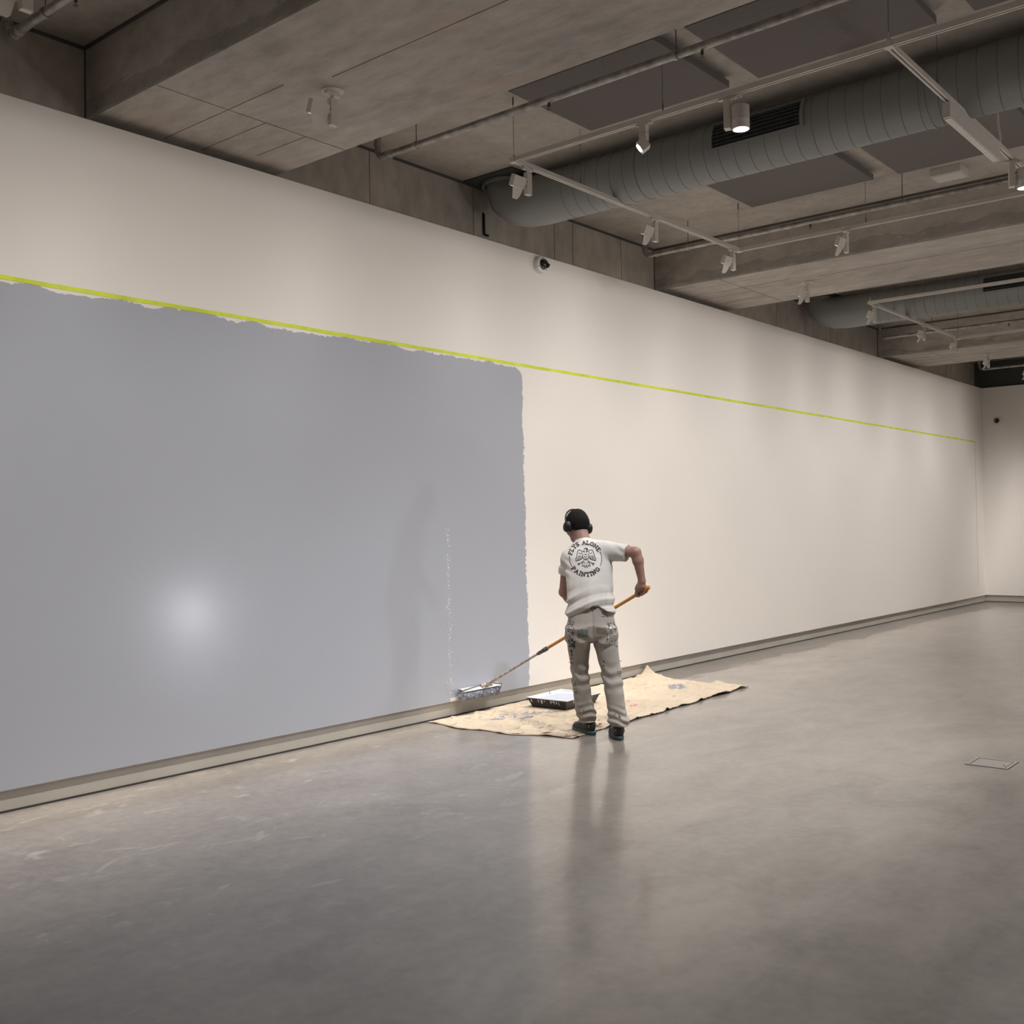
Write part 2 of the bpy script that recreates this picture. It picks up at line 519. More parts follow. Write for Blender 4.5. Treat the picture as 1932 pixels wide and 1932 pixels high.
# beams
BEAMS = [(-3.36, -1.88), (3.46, 4.94), (10.30, 11.88), (17.08, 18.67)]
for i, (a, b_) in enumerate(BEAMS):
    beam = MB().bb(BACK - 0.1, XR + 0.1, a, b_, ZS, ZC + 0.02).build('ceiling_beam', 'beam')
    struct(beam, ['concrete beam behind the camera', 'nearest wide concrete beam overhead', 'middle concrete beam across the room',
                  'farthest concrete beam before the end wall'][i])
    # formwork board joints on the soffit and the slab edge line
    w_ = b_ - a
    J = [((0.64, a), (0.64, b_)), ((-0.1, a + 0.52 * w_ * 0.66), (1.2, a + 0.52 * w_ * 0.66)), ((0.10, a + 1.13), (0.64, a + 1.13)),
         ((-0.1, a + 0.80), (0.64, a + 0.80)), ((1.5, a + 0.63), (5.4, a + 0.63)), ((5.4, a), (5.4, b_)), ((5.4, a + 1.0), (XR, a + 1.0))]
    for (p, q) in J:
        hw = 0.0022
        mb = MB()
        if abs(p[0] - q[0]) < 1e-6:
            mb.bb(p[0] - hw, p[0] + hw, p[1] + 0.003, q[1] - 0.003, ZS - 0.002, ZS + 0.004)
        else:
            mb.bb(p[0], q[0], p[1] - hw, p[1] + hw, ZS - 0.002, ZS + 0.004)
        mb.build('board_joint', 'joint', beam)
    MB().bb(BACK, XR, a - 0.012, a + 0.004, ZC - 0.022, ZC - 0.001).build('board_joint', 'seam', beam)
    MB().bb(BACK - 0.002, BACK + 0.01, a - 0.008, a + 0.004, ZT - 0.1, ZC).build('board_joint', 'seam', beam)

# ------------------------------------------------------------------ lime tape and the setting-out line
def tape_strip(name, label, y0, y1, z0, z1, n):
    mb = MB()
    vs, fs = [], []
    for i in range(n + 1):
        y = y0 + (y1 - y0) * i / n
        w = 0.0016 * math.sin(y * 3.1) + 0.0012 * math.sin(y * 11.7)
        for x in (0.0004, 0.0014):
            vs += [(x, y, z0 + w), (x, y, z1 + w * 0.5)]
    for i in range(n):
        o = i * 4
        fs += [(o + 2, o + 6, o + 7, o + 3), (o, o + 1, o + 5, o + 4), (o, o + 4, o + 6, o + 2), (o + 1, o + 3, o + 7, o + 5)]
    fs += [(0, 2, 3, 1), (n * 4, n * 4 + 1, n * 4 + 3, n * 4 + 2)]
    return tag(mb.add(vs, fs).build(name, 'tape'), label, 'tape')
tape_strip('masking_tape', 'long lime green masking tape running level along the white wall', Y0 + 0.02, 21.55, 3.131, 3.158, 220)
tag(MB().bb(0.0, 0.0012, 21.545, 21.558, 0.34, 3.155).build('plumb_line', 'pencil'),
    'thin vertical line drawn on the wall below the end of the tape', 'line')

# ------------------------------------------------------------------ acoustic panels
def panel(x, y, sx, sy, label):
    t = thing('acoustic_panel', label, 'panel', (x, y, 4.70), 'charcoal acoustic panels under the slab')
    MB().bb(-sx / 2, sx / 2, -sy / 2, sy / 2, 0.0, 0.05).build('felt_board', 'panel', t, False, 0.002)
    for dx in (-1, 1):
        MB().bb(dx * sx * 0.3 - 0.02, dx * sx * 0.3 + 0.02, -sy * 0.46, sy * 0.46, 0.05, 0.08).build('batten', 'seam', t)
    return t
names = ['leftmost', 'second from left', 'third from left', 'fourth from left', 'fifth from left']
for b_, bay in ((0, 'nearest ceiling bay'), (6.82, 'far ceiling bay')):
    for r_, (yc, row) in enumerate(((6.19, 'in front of the duct'), (8.87, 'behind the duct'))):
        for k in range(4 if b_ == 0 else 4):
            panel(2.12 + 1.426 * k, yc + b_, 1.2, 1.0, 'charcoal acoustic panel %s, %s, %s' % (row, names[k], bay))

# ------------------------------------------------------------------ ducts
def duct(yc, label, zc=4.53, r=0.222, x_end=XR, grille=(2.33, 3.04)):
    t = thing('air_duct', label, 'duct', (0, yc, zc))
    # sheet body: elbow into the slab, then straight along the bay
    pts = [(0.10, 0, 0.25), (0.103, 0, 0.20), (0.14, 0, 0.115), (0.23, 0, 0.05), (0.36, 0, 0.015), (0.52, 0, 0.0), (0.75, 0, 0.0)]
    mb = MB()
    mb.tube(pts, [r * 0.88, r * 0.9, r * 0.95, r, r, r, r], 40, False)
    mb.build('elbow', 'duct', t, True)
    mb = MB()
    mb.tube([(0.75, 0, 0), (x_end, 0, 0)], r, 48, False)
    mb.build('duct_body', 'duct', t, True)
    MB().lathe((0.10, 0, ZC - zc - 0.02), (0, 0, -1), [(r * 0.93, 0), (r * 1.06, 0), (r * 1.06, 0.03), (r * 0.93, 0.03)], 32).build('collar', 'duct', t, True)
    MB().bb(-0.17, 0.40, -0.30, 0.30, ZC - zc - 0.014, ZC - zc).build('ceiling_plate', 'plate', t)
    ring = MB().lathe((0, 0, 0), (1, 0.10, 0), [(r + 0.0003, -0.0022), (r + 0.0022, 0), (r + 0.0003, 0.0022)], 48).mesh('seam')
    ring.materials.append(M['duct_seam'])
    n = int((x_end - 0.85) / 0.125)
    for k in range(n):
        o = obj('seam', ring, 'duct_seam', t, True)
        o.location = (0.85 + 0.125 * k, 0, 0)
    # supply grille on the side that faces the camera
    g0, g1 = grille
    a0, a1 = math.radians(-12), math.radians(36)
    def cyl(x, a, rr):
        return (x, -math.cos(a) * rr, math.sin(a) * rr)
    def patch(x0, x1, b0, b1, r0, r1, n=6):
        mb = MB()
        vs, fs = [], []
        for i in range(n + 1):
            a = b0 + (b1 - b0) * i / n
            vs += [cyl(x0, a, r0), cyl(x1, a, r0), cyl(x1, a, r1), cyl(x0, a, r1)]
        for i in range(n):
            o = i * 4
            for q in range(4):
                fs.append((o + q, o + (q + 1) % 4, o + 4 + (q + 1) % 4, o + 4 + q))
        fs += [(0, 1, 2, 3), (n * 4 + 3, n * 4 + 2, n * 4 + 1, n * 4)]
        return mb.add(vs, fs)
    g = patch(g0, g1, a0, a1, r + 0.001, r + 0.004).build('grille', 'black', t, True)
    e = math.radians(3)
    for (x0, x1, b0, b1) in ((g0 - 0.025, g0, a0 - e, a1 + e), (g1, g1 + 0.025, a0 - e, a1 + e), (g0, g1, a0 - e, a0), (g0, g1, a1, a1 + e)):
        patch(x0, x1, b0, b1, r + 0.001, r + 0.016).build('grille_frame', 'duct', g, True)
    for k in range(6):
        a = a0 + (a1 - a0) * (k + 0.6) / 6.4
        patch(g0, g1, a, a + math.radians(0.8), r + 0.004, r + 0.013, 1).build('louvre', 'grille', g)
    fins = MB()
    for k in range(34):
        x = g0 + (g1 - g0) * (k + 0.5) / 34
        p = patch(x - 0.0009, x + 0.0009, a0, a1, r + 0.004, r + 0.007, 5)
        fins.add(p.v, p.f)
    fins.build('fins', 'grille', g)['kind'] = 'stuff'
    # strap hangers
    for x in (1.6, 3.9, 6.2):
        MB().lathe((x, 0, 0), (1, 0, 0), [(r + 0.001, -0.012), (r + 0.004, -0.012), (r + 0.004, 0.012), (r + 0.001, 0.012)], 40).build('strap', 'duct', t, True)
    return t
duct(7.36, 'large round grey air duct with a black grille in the near bay')
duct(14.17, 'round grey air duct in the far bay behind the middle beam', grille=(2.35, 3.05))

# ------------------------------------------------------------------ steel pipes
def pipe(y, z, x0, r, rods, heads, label, drop_from=ZC):
    t = thing('sprinkler_pipe', label, 'pipe', (0, y, z))
    mb = MB().tube([(x0, 0, drop_from - z), (x0, 0, 0.07), (x0 + 0.008, 0, 0.035), (x0 + 0.03, 0, 0.009), (x0 + 0.07, 0, 0), (x0 + 0.3, 0, 0)], r * 1.02, 14)
    mb.build('elbow', 'galv', t, True)
    MB().tube([(x0 + 0.3, 0, 0), (XR, 0, 0)], r, 14, False).build('run', 'galv', t, True)
    for dx in (0.08, 0.14):
        MB().lathe((x0 + dx, 0, 0), (1, 0, 0), [(r, 0), (r + 0.007, 0.002), (r + 0.007, 0.02), (r, 0.022)], 16).build('coupling', 'galv', t, True)
    MB().lathe((x0, 0, 0.09), (0, 0, 1), [(r, 0), (r + 0.006, 0.002), (r + 0.006, 0.03), (r, 0.032)], 16).build('coupling', 'galv', t, True)
    for x in rods:
        h = MB().lathe((x, 0, 0), (1, 0, 0), [(r + 0.001, -0.012), (r + 0.005, -0.012), (r + 0.005, 0.012), (r + 0.001, 0.012)], 16)
        hg = h.build('hanger_clip', 'galv', t, True)
        MB().tube([(x, 0, r), (x, 0, ZC - z)], 0.0038, 6).build('hanger_rod', 'wire', hg, True)
    for x in heads:
        hd = MB().tube([(x, 0, -r), (x, 0, -r - 0.03)], 0.009, 8).build('sprinkler_head', 'brass', t, True)
        MB().lathe((x, 0, -r - 0.045), (0, 0, -1), [(0.001, -0.004), (0.015, 0), (0.015, 0.003), (0.001, 0.004)], 10).build('deflector', 'brass', hd, True)
    return t
pipe(5.60, 4.50, 0.27, 0.026, (0.69, 2.94, 5.2), (1.95, 3.12), 'galvanised pipe crossing under the nearest acoustic panels')
pipe(9.58, 4.505, 0.15, 0.026, (0.68, 2.9, 5.0), (2.02, 3.9), 'galvanised pipe along the front of the middle beam')
pipe(2.80, 4.50, 0.157, 0.026, (0.62, 3.0), (0.95,), 'galvanised pipe with elbow at the upper left corner')
pipe(16.42, 4.50, 0.10, 0.024, (0.9, 2.9), (2.0,), 'galvanised pipe along the front of the farthest beam')
pipe(21.25, 4.50, 0.2, 0.022, (1.0,), (1.8,), 'galvanised pipe in front of the dark end wall')
pipe(12.42, 4.50, 0.27, 0.024, (0.8, 3.0), (), 'galvanised pipe just behind the middle beam')

# ------------------------------------------------------------------ lighting tracks
PROFILE = [(-0.018, 0.034), (0.018, 0.034), (0.018, 0.0), (0.0065, 0.0), (0.0065, 0.014), (-0.0065, 0.014), (-0.0065, 0.0), (-0.018, 0.0)]
ZR = 4.30 - 0.0
XA, XB, XC2 = 1.355, 4.12, 6.885
def track(y0, y1, label, x1=XC2, wires=True):
    t = thing('lighting_track', label, 'track', (0, 0, ZR))
    for y in (y0, y1):
        MB().extrude(PROFILE, (XA, y, 0), (0, 1, 0), (0, 0, 1), (1, 0, 0), x1 - XA).build('rail', 'lamp_white', t)
        MB().bb(XA, x1, y - 0.0064, y + 0.0064, 0.0125, 0.0138).build('slot', 'slot', t)
    for x in (XA, XB, x1):
        if y1 - y0 < 1:
            break
        MB().extrude(PROFILE, (x, y0, 0), (1, 0, 0), (0, 0, 1), (0, 1, 0), y1 - y0).build('rail', 'lamp_white', t)
        MB().bb(x - 0.0064, x + 0.0064, y0 + 0.02, y1 - 0.02, 0.0125, 0.0138).build('slot', 'slot', t)
    for x in (XA, XB, x1):
        for y in (y0, y1):
            MB().box((x, y, 0.015), (0.050, 0.050, 0.038)).build('corner_connector', 'lamp_white', t, False, 0.003)
            w = MB().tube([(x, y, 0.034), (x, y, ZC - ZR)], 0.0018, 6).build('suspension_wire', 'wire', t)
            MB().lathe((x, y, 0.034), (0, 0, 1), [(0.016, 0), (0.011, 0.012), (0.004, 0.03), (0.004, 0.055), (0.0005, 0.056)], 10).build('cable_gripper', 'lamp_white', w, True)
            MB().tube([(x, y, ZC - ZR - 0.055), (x, y, ZC - ZR)], 0.006, 8).build('ceiling_anchor', 'wire', w)
    for y in (y0, y1):
        for x in (2.63, 5.5):
            w = MB().tube([(x, y, 0.034), (x, y, ZC - ZR)], 0.0018, 6).build('suspension_wire', 'wire', t)
            MB().tube([(x, y, 0.034), (x, y, 0.085)], 0.005, 8).build('cable_gripper', 'wire', w)
    if y1 - y0 > 1:
        for x in (XA, XB):
            w = MB().tube([(x, (y0 + y1) / 2 - 0.9, 0.034), (x, (y0 + y1) / 2 - 0.9, ZC - ZR)], 0.0018, 6).build('suspension_wire', 'wire', t)
            MB().tube([(x, (y0 + y1) / 2 - 0.9, 0.034), (x, (y0 + y1) / 2 - 0.9, 0.085)], 0.005, 8).build('cable_gripper', 'wire', w)
    return t
YA, YB = 5.94, 9.40
track(YA, YB, 'white suspended lighting track loop in the near bay')
track(YA + 6.84, YB + 6.80, 'white suspended lighting track loop in the far bay')
track(YA - 6.82, 2.50, 'white lighting track at the upper left edge')
track(19.9, 21.0, 'white lighting track in the last bay by the end wall')

# ------------------------------------------------------------------ lamps
def washer_light():
    """asymmetric wall-wash optics: strong towards the foot of the wall, soft cut-off at the top"""
    ld = bpy.data.lights.new('washer_beam', 'POINT')
    ld.energy = WASH_POWER
    ld.color = LAMP_COLOUR
    ld.shadow_soft_size = 0.03
    ld.use_nodes = True
    nt = ld.node_tree
    em = nt.nodes['Emission']
    tc = N(nt, 'ShaderNodeTexCoord')
    sp = N(nt, 'ShaderNodeSeparateXYZ')
    nt.links.new(tc.outputs['Normal'], sp.inputs[0])
    nx, ny, nz = sp.outputs
    u = math_node(nt, 'MAXIMUM', math_node(nt, 'MULTIPLY', nx, -1.0), 0.04)
    v = math_node(nt, 'DIVIDE', math_node(nt, 'MULTIPLY', nz, -1.0), u)
    def smooth(x, a, b, c, d):
        n = N(nt, 'ShaderNodeMapRange', i_1=a, i_2=b, i_3=c, i_4=d)
        n.interpolation_type = 'SMOOTHSTEP'
        nt.links.new(x, n.inputs[0])
        return n.outputs[0]
    f = math_node(nt, 'POWER', math_node(nt, 'MAXIMUM', u, 0.24), -WASH_POW)
    f = math_node(nt, 'MULTIPLY', f, smooth(v, -0.9, 1.4, 0.0, 1.0))
    f = math_node(nt, 'MULTIPLY', f, smooth(nx, -0.42, 0.32, 1.0, 0.0))
    f = math_node(nt, 'MULTIPLY', f, smooth(math_node(nt, 'ABSOLUTE', ny), 0.5, 0.95, 1.0, 0.0))
    f = math_node(nt, 'MULTIPLY', f, smooth(nz, 0.0, 0.24, 1.0, 0.0))
    nt.links.new(f, em.inputs['Strength'])
    return ld
WASH_LIGHT = washer_light()

def make_washer():
    t = thing('wall_washer', '', 'lamp', (0, 0, 0))
    MB().bb(-0.016, 0.016, -0.055, 0.055, -0.02, 0.0).build('adapter', 'lamp_white', t, False, 0.003)
    MB().tube([(0, 0, -0.02), (0, 0, -0.045)], 0.012, 12).build('swivel', 'lamp_white', t, True)
    MB().bb(-0.018, 0.018, -0.028, 0.028, -0.205, -0.04).build('driver_stem', 'lamp_white', t, False, 0.002)
    # head: flat box whose broad back leans out into the room
    a = math.radians(22)
    R = Matrix.Rotation(a, 3, 'Y')
    hc = Vector((-0.01, -0.105, -0.125))
    hd = MB().box(hc, (0.042, 0.135, 0.082), R).build('head', 'lamp_white', t, False, 0.002)
    MB().tube([(0, -0.02, -0.125), (0, -0.05, -0.125)], 0.014, 12).build('pivot', 'lamp_white', t, True)
    # curved reflector lip below the head
    vs, fs = [], []
    n = 7
    for i in range(n + 1):
        s = i / n
        x = 0.014 - 0.022 * s * s
        z = -0.041 - 0.082 * s
        hw0 = -0.052 + 0.050 * s ** 1.4
        hw1 = 0.060 - 0.006 * s - (0.0 if i < n else 0.008)
        for d in (0.0, -0.004):
            vs += [hc + R @ Vector((x + d, hw0, z)), hc + R @ Vector((x + d, hw1, z))]
    for i in range(n):
        o = i * 4
        fs += [(o, o + 1, o + 5, o + 4), (o + 2, o + 6, o + 7, o + 3), (o, o + 4, o + 6, o + 2), (o + 1, o + 3, o + 7, o + 5)]
    fs += [(0, 2, 3, 1), (n * 4, n * 4 + 1, n * 4 + 3, n * 4 + 2)]
    MB().add(vs, fs).build('reflector_lip', 'lamp_white', hd, True)
    ls = MB().box(hc + R @ Vector((-0.006, 0, -0.0415)), (0.026, 0.10, 0.002), R).build('lens', 'lens_wash', hd)
    lo = bpy.data.objects.new('washer_beam', WASH_LIGHT)
    COL.objects.link(lo)
    lo.parent = t
    lo.location = (-0.14, -0.105, -0.255)
    return t

WASH = make_washer()
first = [True]
def washer(x, y, z, label, group, rotz=0.0, canopy=False):
    if first[0]:
        t = WASH
        first[0] = False
    else:
        t = copy_tree(WASH)
    t.location = (x, y, z)
    t.rotation_euler = (0, 0, rotz)
    tag(t, label, 'lamp', group)
    if canopy:
        MB().lathe((0, 0, 0), (0, 0, -1), [(0.0, -0.012), (0.068, -0.012), (0.068, -0.004), (0.058, 0.0), (0.026, 0.0), (0.024, 0.004), (0.0, 0.004)], 32).build('canopy', 'lamp_white', t, True)
    return t
G1 = 'wall washers along the painted wall'
washer(XA, 6.10, ZR, 'white wall washer below the track corner nearest the painted wall', G1)
washer(XA, 7.86, ZR, 'white wall washer halfway along the near track', G1)
washer(XA, 9.27, ZR, 'white wall washer at the far corner of the near track', G1)
washer(2.44, YB, ZR, 'white wall washer on the cross rail before the middle beam', G1)
washer(1.351, 4.22, ZS - 0.012, 'white wall washer with round canopy on the nearest beam', G1, canopy=True)
washer(1.28, 11.13, ZS - 0.012, 'white wall washer with canopy on the middle beam', G1, canopy=True)
washer(1.25, 18.05, ZS - 0.012, 'white wall washer with canopy on the farthest beam', G1, canopy=True)
washer(XA, 12.92, ZR, 'white wall washer at the near corner of the far track', G1)
washer(XA, 14.70, ZR, 'white wall washer halfway along the far track', G1)
washer(XA, 16.06, ZR, 'white wall washer at the far corner of the far track', G1)
washer(XA, 2.34, ZR, 'white wall washer cut off at the upper left corner', G1)
washer(XA, 20.0, ZR, 'white wall washer on the last track by the end wall', G1)
washer(XA, 0.9, ZR, 'white wall washer outside the left edge of the view', G1)
washer(XA, -0.9, ZR, 'white wall washer farther outside the left edge of the view', G1)
washer(2.9, 20.75, ZR, 'white wall washer aimed at the end wall, nearest the corner', 'wall washers for the end wall', -math.pi / 2)
washer(4.9, 20.75, ZR, 'white wall washer aimed at the end wall, outside the right edge', 'wall washers for the end wall', -math.pi / 2)
washer(6.7, 20.75, ZR, 'white wall washer aimed at the end wall, last on the right', 'wall washers for the end wall', -math.pi / 2)

for y_, w_ in ((-0.9, 'behind the camera'), (2.34, 'beside the camera'), (6.10, 'near the added window'), (9.27, 'past the added window'), (12.92, 'in the far bay'), (16.06, 'in the farthest bay')):
    washer(XC2, y_, ZR, 'added unseen white wall washer for the right wall ' + w_, 'added unseen wall washers along the right wall', math.pi)  # washers added out of view for fill light off the right wall

def beam_spot(t, loc, d, power, size=70):
    ld = bpy.data.lights.new('spot_beam', 'SPOT')
    ld.energy = power
    ld.color = (0.95, 0.97, 1.0)
    ld.spot_size = math.radians(size)
    ld.spot_blend = 1.0
    ld.shadow_soft_size = 0.035
    lo = bpy.data.objects.new('spot_beam', ld)
    COL.objects.link(lo)
    lo.parent = t
    lo.location = loc
    lo.rotation_euler = Vector(d).to_track_quat('-Z', 'Y').to_euler()

def cylinder_spot(x, y, label, rotz, d=(0, 0, -1)):
    t = thing('cylinder_spotlight', label, 'lamp', (x, y, ZR), 'lit cylinder spotlights on the near track', rotz)
    MB().bb(-0.055, 0.055, -0.016, 0.016, -0.02, 0.0).build('adapter', 'lamp_white', t, False, 0.003)
    MB().lathe((0.07, 0, -0.008), (0, 0, -1), [(0.016, 0), (0.022, 0), (0.022, 0.005), (0.016, 0.005), (0.016, 0)], 16).build('lever_ring', 'lamp_white', t, True)
    MB().bb(-0.02, 0.02, -0.028, 0.028, -0.205, -0.02).build('driver_stem', 'lamp_white', t, False, 0.002)
    c = Vector((0.085, -0.01, 0))
    h = MB().lathe(c, (0, 0, -1), [(0.001, 0.075), (0.050, 0.075), (0.054, 0.08), (0.054, 0.165), (0.0545, 0.166), (0.0545, 0.168), (0.054, 0.169), (0.054, 0.222), (0.049, 0.222), (0.045, 0.19), (0.001, 0.188)], 36).build('head', 'lamp_white', t, True)
    MB().lathe(c, (0, 0, -1), [(0.001, 0.1885), (0.0445, 0.1895), (0.0447, 0.191), (0.001, 0.191)], 32).build('lens', 'lens_on', h)
    MB().tube([(0.02, -0.005, -0.12), (0.04, -0.005, -0.12)], 0.015, 12).build('pivot', 'lamp_white', t, True)
    beam_spot(t, (c.x, c.y, -0.215), d, SPOT_POWER, 125)
    return t
cylinder_spot(3.10, YA, 'lit white cylinder spotlight hanging before the duct grille', math.radians(15))
cylinder_spot(XB + 0.0, 8.42, 'lit white cylinder spotlight at the right edge below the cross rail', math.radians(25))
t = thing('cube_spotlight', 'small lit cube shaped spotlight on the near cross rail', 'lamp', (2.48, YA, ZR))
MB().bb(-0.05, 0.05, -0.016, 0.016, -0.02, 0).build('adapter', 'lamp_white', t, False, 0.003)
MB().lathe((0.05, 0, -0.012), (0, 0, -1), [(0.014, 0), (0.02, 0), (0.02, 0.005), (0.014, 0.005), (0.014, 0)], 16).build('lever_ring', 'lamp_white', t, True)
st = MB().bb(-0.027, 0.027, -0.022, 0.022, -0.125, -0.02).build('driver_stem', 'lamp_white', t, False, 0.002)
MB().bb(-0.0275, 0.0275, -0.0225, 0.0225, -0.073, -0.071).build('joint', 'seam', st)
aim = Vector((-0.62, -0.50, -0.62)).normalized()
R = Matrix.Rotation(math.radians(38), 3, 'Y')
q = Vector((1, 0, 0)).rotation_difference(aim).to_matrix()
hc = Vector((0.0, -0.012, -0.155))
hd = MB().box(hc, (0.062, 0.074, 0.074), q).build('head', 'lamp_white', t, False, 0.002)
MB().lathe(hc + aim * 0.0315, aim, [(0.001, 0), (0.027, 0), (0.027, 0.002), (0.001, 0.002)], 24).build('lens', 'lens_on', hd)
beam_spot(t, hc + aim * 0.04, aim, 25.0, 50)

# linear luminaire below the middle rail
t = thing('linear_light', 'long white linear light box under the right hand rail', 'lamp', (XB, 0, ZR))
MB().bb(-0.024, 0.024, 6.93, 8.03, -0.11, -0.012).build('housing', 'lamp_white', t, False, 0.002)
MB().bb(-0.02, 0.02, 6.95, 8.01, -0.116, -0.109).build('diffuser', 'cam_white', t)
for y in (7.05, 7.5, 7.92):
    MB().bb(-0.014, 0.014, y - 0.06, y + 0.06, -0.013, 0.0).build('adapter', 'lamp_white', t)
# feed cable
tag(MB().tube([(XB, 8.13, ZC), (XB + 0.004, 8.13, 4.68), (XB - 0.012, 8.13, 4.58), (XB - 0.008, 8.13, 4.48), (XB + 0.004, 8.13, 4.40), (XB, 8.13, ZR + 0.034)], 0.008, 8).build('feed_cable', 'cable', None, True),
    'white power cable dropping from the slab to the rail', 'cable')

# emergency light on the slab
t = thing('emergency_light', 'white square emergency light fixed below the slab', 'lamp', (3.245, 9.80, ZC))
MB().bb(-0.135, 0.135, -0.115, 0.115, -0.07, 0.0).build('housing', 'lamp_white', t, False, 0.006)
MB().bb(-0.12, 0.12, -0.1, 0.1, -0.074, -0.069).build('diffuser', 'cam_white', t)

# cameras
def dome_camera(loc, axis, look, label):
    t = thing('security_camera', label, 'camera', loc)
    ax = Vector(axis)
    MB().lathe((0, 0, 0), ax, [(0.001, 0), (0.083, 0), (0.083, 0.022), (0.078, 0.045), (0.062, 0.055), (0.052, 0.056), (0.001, 0.056)], 40).build('base', 'cam_white', t, True)
    prof = [(0.053 * math.cos(a), 0.055 + 0.05 * math.sin(a)) for a in [math.radians(x) for x in range(0, 91, 10)]]
    MB().lathe((0, 0, 0), ax, prof, 32).build('dome', 'dome', t, True)
    o = ax * 0.075 + Vector(look) * 0.012
    MB().tube([o, o + Vector(look) * 0.034], 0.02, 16).build('lens_barrel', 'black', t, True)
    a = ax.orthogonal().normalized()
    b = ax.cross(a)
    for k in range(3):
        an = 2 * math.pi * (k + 0.3) / 3
        p = ax * 0.05 + (a * math.cos(an) + b * math.sin(an)) * 0.069
        MB().tube([p, p + ax * 0.005], 0.005, 8).build('screw', 'seam', t)
    return t
dome_camera((0, 7.93, 4.135), (1, 0, 0), Vector((0.7, 0.3, -0.4)).normalized(), 'white dome camera with black dome just under the concrete edge')
dome_camera((0.285, Y1, 3.565), (0, -1, 0), Vector((0.3, -0.6, -0.4)).normalized(), 'small white dome camera on the far end wall')

# black hook on the raw concrete
tag(MB().tube([(BACK + 0.004, 7.345, 4.545), (BACK + 0.012, 7.345, 4.53), (BACK + 0.012, 7.345, 4.365), (BACK + 0.016, 7.35, 4.348), (BACK + 0.03, 7.385, 4.34)], 0.011, 8).build('wall_hook', 'black', None, True),
    'black L-shaped steel hook on the concrete below the duct', 'hook')

# floor hatch
t = thing('floor_hatch', 'square metal access hatch set flush in the floor', 'hatch', (4.163, 7.428, 0))
for (x0, x1, y0, y1) in ((-.132, .132, -.128, -.108), (-.132, .132, .108, .128), (-.132, -.112, -.108, .108), (.112, .132, -.108, .108)):
    MB().bb(x0, x1, y0, y1, 0.0, 0.004).build('frame', 'hatch', t)
MB().bb(-.112, .112, -.108, .108, 0.0, 0.0008).build('joint', 'dark_gap', t)
MB().bb(-.106, .106, -.104, .100, 0.0008, 0.0032).build('lid', 'hatch', t)
MB().lathe((0.085, -0.03, 0.0032), (0, 0, 1), [(0.001, 0.0), (0.008, 0.0), (0.008, 0.0006), (0.001, 0.0006)], 12).build('finger_hole', 'black', t)
MB().bb(-.136, .136, -.132, -.128, 0.0, 0.0012).bb(.132, .136, -.128, .132, 0.0, 0.0012).build('sealant', 'dark_gap', t)

# crumbs on the floor
for i, (x, y, mt, lb) in enumerate(((3.93, 1.96, 'cam_white', 'white paint crumb near the lower left of the floor'), (4.71, 1.88, 'cam_white', 'white paint crumb at the bottom edge of the floor'))):
    o = MB().lathe((0, 0, 0), (0, 0, 1), [(0.001, 0.0), (0.009, 0.001), (0.006, 0.004), (0.001, 0.005)], 7).build('paint_crumb', mt)
    o.location = (x, y, 0)
    o.scale = (1.0, 0.6, 1)
    tag(o, lb, 'crumb', 'paint crumbs on the floor')
